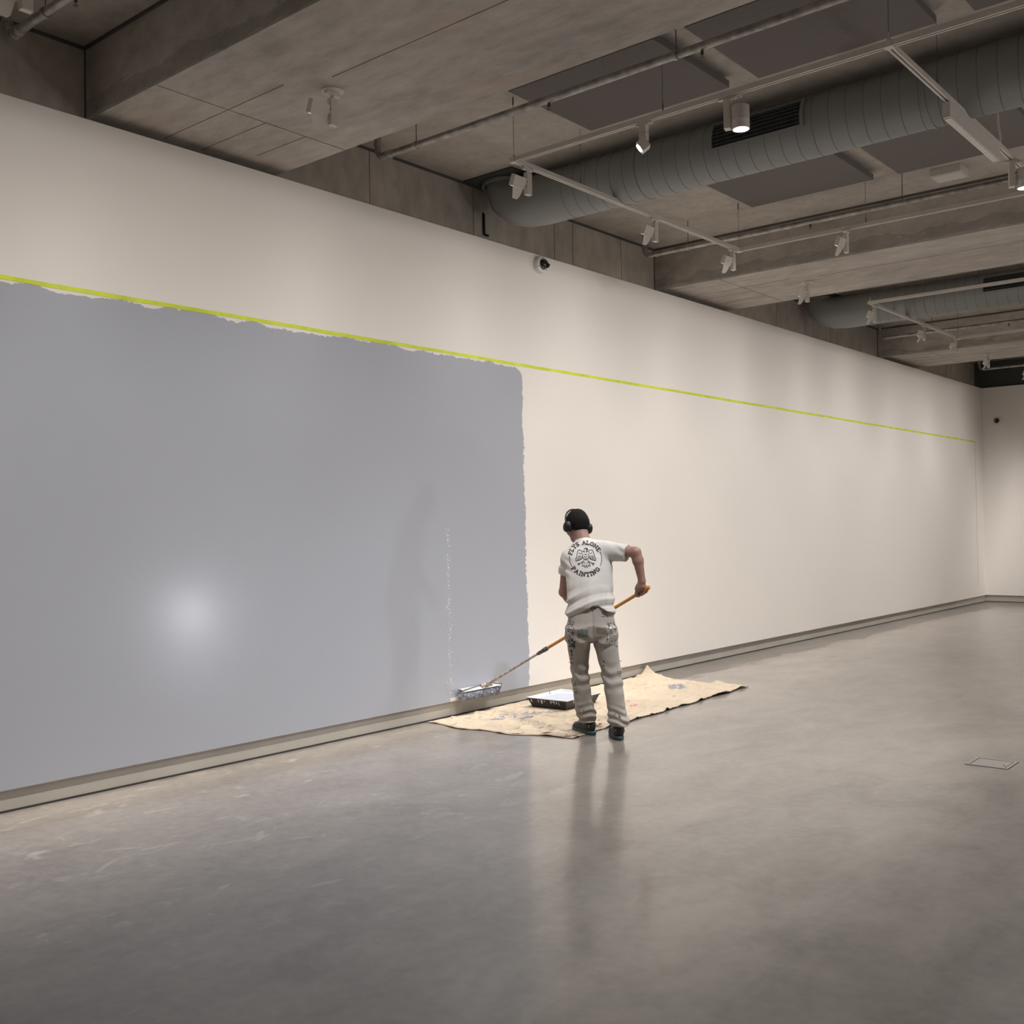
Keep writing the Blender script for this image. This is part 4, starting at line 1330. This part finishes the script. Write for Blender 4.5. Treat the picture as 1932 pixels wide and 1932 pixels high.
def E(pts, w=0.0046, mir=False):
    for sgn in ((1, -1) if mir else (1,)):
        stroke(emb, bvS, [EC + Vector((sgn * (x - 668) / 265 * ER_ * 0.98, -(y - 903) / 265 * ER_)) for x, y in pts], w)
E([(655, 800), (644, 768), (658, 740), (688, 735), (712, 752), (716, 764), (700, 768), (686, 778), (684, 795)])
E([(676, 752), (700, 758)], 0.006)
E([(655, 800), (640, 788), (622, 792), (600, 774), (572, 764), (546, 766), (536, 800), (518, 862), (497, 930), (503, 944), (534, 932), (546, 936), (560, 922), (574, 926), (590, 912), (604, 900), (612, 872), (622, 836)], mir=True)
E([(546, 860), (526, 930)], mir=True)
E([(568, 858), (552, 922)], mir=True)
E([(592, 858), (580, 914)], mir=True)
E([(560, 815), (582, 828)], mir=True)
E([(596, 812), (612, 820)], mir=True)
E([(622, 836), (612, 872), (628, 902), (650, 920), (668, 928)], mir=True)
E([(652, 832), (668, 846)], 0.0045, True)
E([(640, 866), (656, 876)], 0.0045, True)
E([(660, 890), (668, 898), (676, 890)])
E([(652, 908), (660, 914)], 0.003, True)
E([(632, 930), (626, 952), (610, 990), (596, 1022), (616, 1030), (634, 1008), (640, 1034), (652, 1054), (668, 1006)], mir=True)
E([(648, 960), (646, 985)], mir=True)
E([(628, 950), (596, 968), (562, 984), (528, 998)], mir=True)
E([(562, 984), (548, 1016)], mir=True)
E([(562, 984), (532, 984)], mir=True)
emb.build('shirt_emblem', 'ink', shirt)

def blob(mb, bv, x, z, r, ex=1.0, ang=0.0, off=0.002):
    n = 7
    ph = random.random() * 6
    rim = []
    for k in range(n):
        g = 2 * math.pi * k / n
        rr = r * (0.65 + 0.7 * random.random())
        a, b = rr * math.cos(g) * ex, rr * math.sin(g) / ex
        p = lay(bv, x + a * math.cos(ang) - b * math.sin(ang), z + a * math.sin(ang) + b * math.cos(ang), off)
        if p is None:
            return
        rim.append(p)
    c = lay(bv, x, z, off)
    if c is None or max((p - c).length for p in rim) > r * 3.2 + 0.004:
        return
    mb.add([c] + rim, [(0, k + 1, (k + 1) % n + 1) for k in range(n)])

def px(x, y):        # photo pixels of the trouser study -> local metres (constant scale of the painter's distance)
    return ((x - 1135) / 243.2 + 0.0165 * (1388 - y) / 243.2, (1388 - y) / 243.2 - 0.006)
def rect_patch(name, mat, x0, y0, x1, y1):
    mb = MB()
    a, b = px(x0, y1), px(x1, y0)
    n = 8
    vs, fs = [], []
    for i in range(n + 1):
        for j in range(n + 1):
            vs.append(lay(bvT, a[0] + (b[0] - a[0]) * i / n, a[1] + (b[1] - a[1]) * j / n, 0.0022))
    if None in vs:
        return
    for i in range(n):
        for j in range(n):
            o = i * (n + 1) + j
            fs.append((o, o + n + 1, o + n + 2, o + 1))
    mb.add(vs, fs).build(name, mat, trousers)
rect_patch('cloth_patch', 'patch_blue', 1088, 1184, 1107.5, 1198)
rect_patch('cloth_patch', 'patch_brown', 1123, 1180, 1142, 1191)
bk, wh = MB(), MB()
def cluster(mb, x0, y0, x1, y1, n, r0, r1, ex=1.0):
    for _ in range(n):
        q = px(random.uniform(x0, x1), random.uniform(y0, y1))
        blob(mb, bvT, q[0], q[1], 1.35 * random.uniform(r0, r1), ex if random.random() < 0.6 else 1.0, random.choice((0.0, 1.5, 1.2)))
cluster(bk, 1069, 1202, 1083, 1217, 40, .003, .007, 1.7)
cluster(bk, 1071, 1168, 1082, 1200, 40, .0015, .004, 1.3)
cluster(wh, 1070, 1170, 1085, 1215, 30, .0015, .0035, 1.3)
cluster(bk, 1071, 1222, 1080, 1254, 34, .002, .0055, 1.7)
cluster(bk, 1142, 1172, 1160, 1206, 60, .0014, .0042, 1.3)
cluster(wh, 1142, 1176, 1160, 1212, 45, .0014, .0036, 1.4)
cluster(bk, 1156, 1206, 1165, 1220, 14, .0015, .004)
cluster(bk, 1162, 1255, 1171, 1290, 12, .0015, .003)
cluster(bk, 1132, 1243, 1138, 1266, 9, .002, .0045, 1.8)
cluster(bk, 1080, 1285, 1092, 1310, 14, .0015, .0035)
cluster(wh, 1078, 1265, 1108, 1300, 14, .0015, .003)
cluster(bk, 1085, 1330, 1105, 1346, 8, .0015, .003)
cluster(bk, 1163, 1338, 1172, 1344, 4, .002, .005)
cluster(bk, 1152, 1338, 1157, 1346, 3, .002, .004, 1.6)
cluster(bk, 1113, 1143, 1122, 1150, 10, .002, .005)
for (x, y, r) in ((1124, 1207, .007), (1096, 1183.5, .006), (1078, 1190, .007), (1125, 1224, .003), (1140, 1247, .003)):
    q = px(x, y)
    blob(bk, bvT, q[0], q[1], r, 1.5, 1.2)
ring = [px(1138 + 4.4 * math.cos(g), 1154.6 + 1.9 * math.sin(g)) for g in np.linspace(0, 6.2832, 12)]
stroke(bk, bvT, ring, 0.0042, 0.002, 0.004)
for x, y in ((1133, 1160), (1137, 1160.5), (1144, 1159), (1146, 1173), (1144.5, 1175)):
    q = px(x, y)
    blob(bk, bvT, q[0], q[1], .0045)
o = bk.build('black_paint_spatter', 'paint_black', trousers)
o['kind'] = 'stuff'
o = wh.build('white_paint_spatter', 'paint_white', trousers)
o['kind'] = 'stuff'
for (x, y, l) in ((1170.5, 1246, 1), (1076, 1247, -1)):   # torn threads on the side seams
    a = Vector((*px(x - 3 * l, y + 3), 0))
    MB().tube([Vector((a.x, 0.0, a.y)), Vector((a.x + 0.012 * l, -0.005, a.y + 0.008)), Vector((a.x + 0.026 * l, -0.005, a.y + 0.012))], [0.004, 0.003, 0.0006], 6).build('loose_thread', 'paint_black' if l < 0 else 'patch_blue', trousers)

# ------------------------------------------------------------------ roller on its pole
def WL(p):   # painter's local frame -> world
    p = Vector(p)
    c, s = math.cos(PROT), math.sin(PROT)
    return Vector((PO.x + p.x * c - p.y * s, PO.y + p.x * s + p.y * c, p.z))
A, Bp = WL(POLE_A), WL(POLE_B)
dv = (Bp - A).normalized()
LP = (Bp - A).length
RC = Vector((0.062, 6.905, 0.185))
t = thing('paint_roller', 'wide paint roller on an orange and grey extension pole held by the painter', 'roller', (0, 0, 0))
FER = 0.605
MB().tube([A, A + dv * 0.012, A + dv * 0.03, A + dv * 0.07], [0.012, 0.0165, 0.0175, 0.0155], 16).build('end_cap', 'orange', t, True)
MB().tube([A + dv * 0.03, A + dv * (LP * FER)], 0.0130, 16).build('grip_pole', 'orange', t, True)
q = A + dv * (LP * FER)
MB().tube([q - dv * 0.01, q, q + dv * 0.03, q + dv * 0.06, q + dv * 0.10, q + dv * 0.115], [0.015, 0.019, 0.0195, 0.016, 0.0155, 0.012], 14).build('locking_collar', 'ferrule', t, True)
pts, rr = [], []
for k in range(41):
    s = LP * FER + 0.09 + (LP * (1 - FER) - 0.09) * k / 40
    pts.append(A + dv * s)
    rr.append(0.0098 + 0.0022 * random.random() * (1 if k > 12 else 0.3))
MB().tube(pts, rr, 12).build('shaft', 'shaft', t, True)
sock = Bp
mid = Vector((0.085, 6.985, 0.243))
MB().tube([sock - dv * 0.06, sock - dv * 0.02, sock, (sock + mid) / 2, mid], [0.013, 0.018, 0.017, 0.014, 0.015], 12).build('socket', 'shaft', t, True)
# sleeve with a shaggy nap
n1, n2 = 110, 40
vs, fs = [], []
y0, y1 = RC.y - 0.235, RC.y + 0.235
for i in range(n1 + 1):
    y = y0 + (y1 - y0) * i / n1
    for k in range(n2):
        g = 2 * math.pi * k / n2
        r = 0.041 + 0.012 * random.random() ** 1.5
        if i in (0, n1):
            r *= 0.9
        vs.append((RC.x + r * math.cos(g), y, RC.z - 0.006 + r * math.sin(g)))
for i in range(n1):
    for k in range(n2):
        k2 = (k + 1) % n2
        fs.append((i * n2 + k, i * n2 + k2, (i + 1) * n2 + k2, (i + 1) * n2 + k))
fs += [tuple(range(n2)), tuple(n1 * n2 + k for k in range(n2))]
MB().add(vs, fs).build('roller_sleeve', 'nap', t)
# splash shield over the top of the sleeve
vs, fs = [], []
n = 12
for i, y in enumerate((y0 - 0.012, y1 + 0.012)):
    for rr_ in (0.056, 0.060):
        for k in range(n + 1):
            g = math.radians(38 + 95 * k / n)
            vs.append((RC.x + rr_ * math.cos(g), y, RC.z - 0.004 + rr_ * math.sin(g)))
h = n + 1
for k in range(n):
    fs += [(k, k + 1, 2 * h + k + 1, 2 * h + k), (h + k, 3 * h + k, 3 * h + k + 1, h + k + 1), (k, h + k, h + k + 1, k + 1), (2 * h + k, 2 * h + k + 1, 3 * h + k + 1, 3 * h + k)]
fs += [(0, 2 * h, 3 * h, h), (n, h + n, 3 * h + n, 2 * h + n)]
MB().add(vs, fs).build('splash_shield', 'shield', t, True)
for y in (y0 - 0.013, y1 + 0.013):
    MB().tube([(RC.x, y - 0.003, RC.z - 0.006), (RC.x, y + 0.003, RC.z - 0.006)], 0.022, 20).build('end_plate', 'nap', t, True)
MB().tube([(RC.x + 0.03, y0 - 0.02, RC.z), (RC.x + 0.045, y0 - 0.02, RC.z + 0.048), (mid.x, mid.y - 0.12, mid.z + 0.005), mid, (mid.x, mid.y + 0.08, mid.z + 0.004), (RC.x + 0.045, y1 + 0.02, RC.z + 0.048), (RC.x + 0.03, y1 + 0.02, RC.z)], 0.006, 8).build('frame_wire', 'galv', t, True)
for yy in (-0.07, -0.03, 0.01, 0.05):
    MB().box((RC.x + 0.035, RC.y + 0.07 + yy, RC.z + 0.058), (0.03, 0.024, 0.022), Matrix.Rotation(0.6, 3, 'Y')).build('clamp', 'shaft', t, False, 0.003)

# ------------------------------------------------------------------ drop cloth
def cloth_pt(s, q):
    """s along the wall 0..1, q from the wall into the room 0..1"""
    c00, c10, c01, c11 = Vector((0.015, 6.30)), Vector((0.01, 9.75)), Vector((1.40, 6.49)), Vector((1.302, 9.542))
    p = (c00 * (1 - s) + c10 * s) * (1 - q) + (c01 * (1 - s) + c11 * s) * q
    # wavy ends and the pulled-in back edge
    p.y += (-0.10 * math.sin(math.pi * q) * (1 - s) ** 6) + (-0.13 * math.sin(math.pi * min(1, q * 1.1)) * s ** 5)
    p.y += 0.025 * math.sin(q * 17) * ((1 - s) ** 8 + s ** 8)
    p.x += 0.012 * math.sin(s * 31 + 1) * q ** 4 + 0.012 * abs(math.sin(s * 23)) * (1 - q) ** 5
    return p
def cloth_h(x, y, s, q):
    h = 0.006
    w = math.sin(9 * x + 5 * y + 2.0 * math.sin(3 * y + 4 * x)) * math.sin(4 * y - 7 * x + 1.3 * math.sin(6 * x))
    h += 0.017 * max(0.0, w) ** 1.5
    v = math.sin(17 * x - 11 * y + 3 * math.sin(5 * y))
    h += 0.013 * max(0.0, v) ** 5
    u = math.sin(26 * y + 15 * x + 2 * math.sin(9 * x - 3 * y))
    h += 0.009 * max(0.0, u) ** 5
    # long fold in the far half, small ridge along the right end
    dd = (x - (0.50 + 0.16 * (y - 7.6)))
    h += 0.035 * math.exp(-(dd / 0.045) ** 2) * max(0, min(1, (y - 7.9) / 0.5)) * (0.6 + 0.4 * math.sin(7 * y))
    dd = (x - (0.16 + 0.10 * (y - 8.6)))
    h += 0.03 * math.exp(-(dd / 0.05) ** 2) * max(0, min(1, (y - 8.2) / 0.4))
    # tent at the far corner by the wall
    h += 0.10 * math.exp(-abs((x - 0.03) / 0.06) ** 1.3 - abs((y - 9.66) / 0.07) ** 1.3)
    h += 0.04 * math.exp(-((x - 1.02) / 0.06) ** 2 - ((y - 9.47) / 0.12) ** 2)
    edge = min(s, 1 - s, q) * 1.0
    h *= 0.35 + 0.65 * min(1, edge / 0.05) if not (s > 0.9 and q < 0.15) else 1.0
    return h
def keep_flat(x, y):    # under the tray and the painter's foot the cloth is pressed down
    f = 1.0
    if 0.13 < x < 0.74 and 7.28 < y < 8.0:
        f = 0.12
    wl_ = WL((-0.125, 0.16, 0))
    if (Vector((x, y)) - Vector((wl_.x, wl_.y))).length < 0.21:
        f = 0.1
    return f
NS, NQ = 210, 110
vs, fs = [], []
for i in range(NS + 1):
    for j in range(NQ + 1):
        s, q_ = i / NS, j / NQ
        p = cloth_pt(s, q_)
        vs.append((p.x, p.y, 0.002 + cloth_h(p.x, p.y, s, q_) * keep_flat(p.x, p.y)))
for i in range(NS):
    for j in range(NQ):
        o = i * (NQ + 1) + j
        fs.append((o, o + NQ + 1, o + NQ + 2, o + 1))
me = bpy.data.meshes.new('drop_cloth')
me.from_pydata(vs, [], fs)
cloth = obj('drop_cloth', me, 'cloth', None, True)
md = cloth.modifiers.new('thickness', 'SOLIDIFY')
md.thickness = 0.0018
md.offset = -1
tag(cloth, 'crumpled cream canvas drop cloth spread on the floor by the wall', 'cloth')
bvC = BVHTree.FromPolygons(vs, fs)
def clay(x, y, off=0.0025):
    h = bvC.ray_cast(Vector((x, y, 1.0)), Vector((0, 0, -1)))
    return None if h[0] is None else h[0] + Vector((0, 0, off))
def cblob(mb, x, y, r, ex, ang, n=9):
    rim = []
    for k in range(n):
        g = 2 * math.pi * k / n
        rr = r * (0.55 + 0.9 * random.random())
        a, b = rr * math.cos(g) * ex, rr * math.sin(g) / ex
        p = clay(x + a * math.cos(ang) - b * math.sin(ang), y + a * math.sin(ang) + b * math.cos(ang))
        if p is None:
            return
        rim.append(p)
    c = clay(x, y)
    if c is not None:
        mb.add([c] + rim, [(0, k + 1, (k + 1) % n + 1) for k in range(n)])
CB = {k: MB() for k in ('paint_grey', 'paint_black', 'paint_red', 'paint_maroon', 'paint_white')}
for (x, y, n, sp, r, ex, mt) in ((0.42, 6.80, 14, .07, .02, 1.6, 'paint_grey'), (0.55, 7.06, 22, .11, .018, 1.9, 'paint_grey'), (0.60, 7.24, 8, .06, .014, 1.6, 'paint_grey'),
                                 (0.78, 9.0, 12, .07, .02, 1.5, 'paint_grey'), (1.02, 6.75, 18, .14, .010, 2.4, 'paint_black'), (0.86, 6.62, 14, .12, .007, 2.6, 'paint_black'),
                                 (1.30, 6.48, 5, .05, .02, 1.5, 'paint_maroon'), (1.15, 6.44, 7, .06, .025, 1.7, 'paint_maroon'), (0.95, 6.35, 5, .04, .016, 1.6, 'paint_maroon'),
                                 (0.98, 7.80, 10, .09, .012, 2.2, 'paint_red'), (1.15, 6.85, 20, .12, .012, 1.5, 'paint_grey'), (0.25, 6.62, 16, .14, .008, 1.8, 'paint_grey'),
                                 (1.10, 9.15, 8, .10, .007, 2.2, 'paint_black'), (0.7, 7.9, 10, .12, .007, 1.6, 'paint_black'), (1.20, 6.98, 14, .09, .012, 1.4, 'paint_maroon'),
                                 (0.4, 8.5, 14, .25, .006, 1.6, 'paint_black'), (0.75, 8.4, 22, .3, .007, 1.6, 'paint_white'), (0.6, 6.6, 26, .3, .008, 1.8, 'paint_white')):
    for _ in range(n):
        cblob(CB[mt], x + random.gauss(0, sp * 0.5), y + random.gauss(0, sp), (1.9 if mt == 'paint_grey' else 1.3) * r * random.uniform(0.4, 1.1), ex, math.pi / 2 + random.gauss(0, 0.4))
for k, mb in CB.items():
    if mb.f:
        mb.build({'paint_grey': 'grey_paint_smear', 'paint_black': 'black_paint_spots', 'paint_red': 'red_paint_streak', 'paint_maroon': 'maroon_paint_stain', 'paint_white': 'white_paint_spots'}[k], k, cloth)['kind'] = 'stuff'
# thin dark tube along the hem on the room side
hem = MB()
pts = [clay(*(cloth_pt(s, 0.998) ), 0.001) for s in np.linspace(0.005, 0.995, 120)]
pts = [p for p in pts if p is not None]
hem.tube(pts, [0.0022 + 0.003 * random.random() ** 3 for _ in pts], 6)
hem.build('dark_hem', 'paint_black', cloth, True)
pts = [clay(*(cloth_pt(0.004, q_) ), 0.0005) for q_ in np.linspace(0.02, 0.98, 60)]
pts = [p for p in pts if p is not None]
MB().tube(pts, 0.0025, 6).build('dark_hem', 'paint_maroon', cloth, True)

# ------------------------------------------------------------------ paint tray
t = thing('paint_tray', 'black paint tray with white liner and wet grey paint on the drop cloth', 'tray', (0.44, 7.635, 0.0055), None, math.radians(3))
def shell(w0, l0, w1, l1, z0, z1, th, lip):
    mb = MB()
    def rect(w, l, z):
        return [(-w / 2, -l / 2, z), (w / 2, -l / 2, z), (w / 2, l / 2, z), (-w / 2, l / 2, z)]
    rows = [rect(w0, l0, z0), rect(w1, l1, z1), rect(w1 + lip, l1 + lip, z1), rect(w1 + lip, l1 + lip, z1 + 0.006), rect(w1 - th, l1 - th, z1 + 0.006), rect(w0 - th, l0 - th, z0 + th / 2)]
    vs = [v for r in rows for v in r]
    fs = []
    for i in range(len(rows) - 1):
        for k in range(4):
            fs.append((i * 4 + k, i * 4 + (k + 1) % 4, i * 4 + 4 + (k + 1) % 4, i * 4 + 4 + k))
    fs += [(3, 2, 1, 0), tuple(len(vs) - 4 + k for k in range(4))]
    return mb.add(vs, fs)
shell(0.36, 0.47, 0.42, 0.54, 0.0, 0.078, 0.006, 0.012).build('tray_body', 'tray_black', t)
ln = shell(0.345, 0.455, 0.418, 0.538, 0.006, 0.085, 0.006, 0.018).build('liner', 'tray_liner', t)
MB().add([(-0.199, -0.256, 0.066), (0.199, -0.256, 0.066), (0.199, 0.205, 0.066), (-0.199, 0.205, 0.066)], [(0, 1, 2, 3)]).build('paint_pool', 'wet', ln)
MB().add([(-0.185, 0.09, 0.034), (0.185, 0.09, 0.034), (0.19, 0.245, 0.076), (-0.19, 0.245, 0.076)], [(0, 1, 2, 3)]).build('ramp', 'tray_liner', ln)
for (x0_, x1_, ya_, yb_) in ((-0.200, -0.182, -0.25, 0.25), (0.182, 0.200, -0.25, 0.25)):
    sx_ = -1 if x0_ < 0 else 1
    MB().add([(sx_ * 0.1795, -0.235, 0.030), (sx_ * 0.1795, 0.10, 0.030), (sx_ * 0.1985, 0.12, 0.070), (sx_ * 0.1985, -0.25, 0.070)], [(0, 1, 2, 3)]).build('paint_film', 'wet', ln)
MB().add([(-0.18, -0.2345, 0.030), (0.18, -0.2345, 0.030), (0.195, -0.256, 0.068), (-0.195, -0.256, 0.068)], [(0, 1, 2, 3)]).build('paint_film', 'wet', ln)
for k in range(9):
    y = 0.11 + 0.014 * k
    MB().box((0, y, 0.0365 + 0.0038 * k), (0.33, 0.004, 0.003)).build('ramp_rib', 'wet' if k < 6 else 'tray_liner', ln)
dr = MB()
for k in range(26):
    side = random.random() < 0.5
    u = random.uniform(-0.2, 0.2)
    L_ = random.uniform(0.008, 0.04)
    if side:
        dr.box((0.209 - L_ * 0.18, u, 0.078 - L_ / 2), (0.003, 0.008 * random.uniform(0.5, 1.6), L_), Matrix.Rotation(0.37, 3, 'Y'))
    else:
        dr.box((u * 0.9, -0.269 + L_ * 0.2, 0.078 - L_ / 2), (0.008 * random.uniform(0.5, 1.6), 0.003, L_), Matrix.Rotation(0.42, 3, 'X'))
dr.build('paint_drips', 'tray_liner', t)['kind'] = 'stuff'
MB().tube([(-0.12, -0.05, 0.093), (-0.123, -0.052, 0.125)], 0.003, 6).build('stir_wire', 'wire', t)
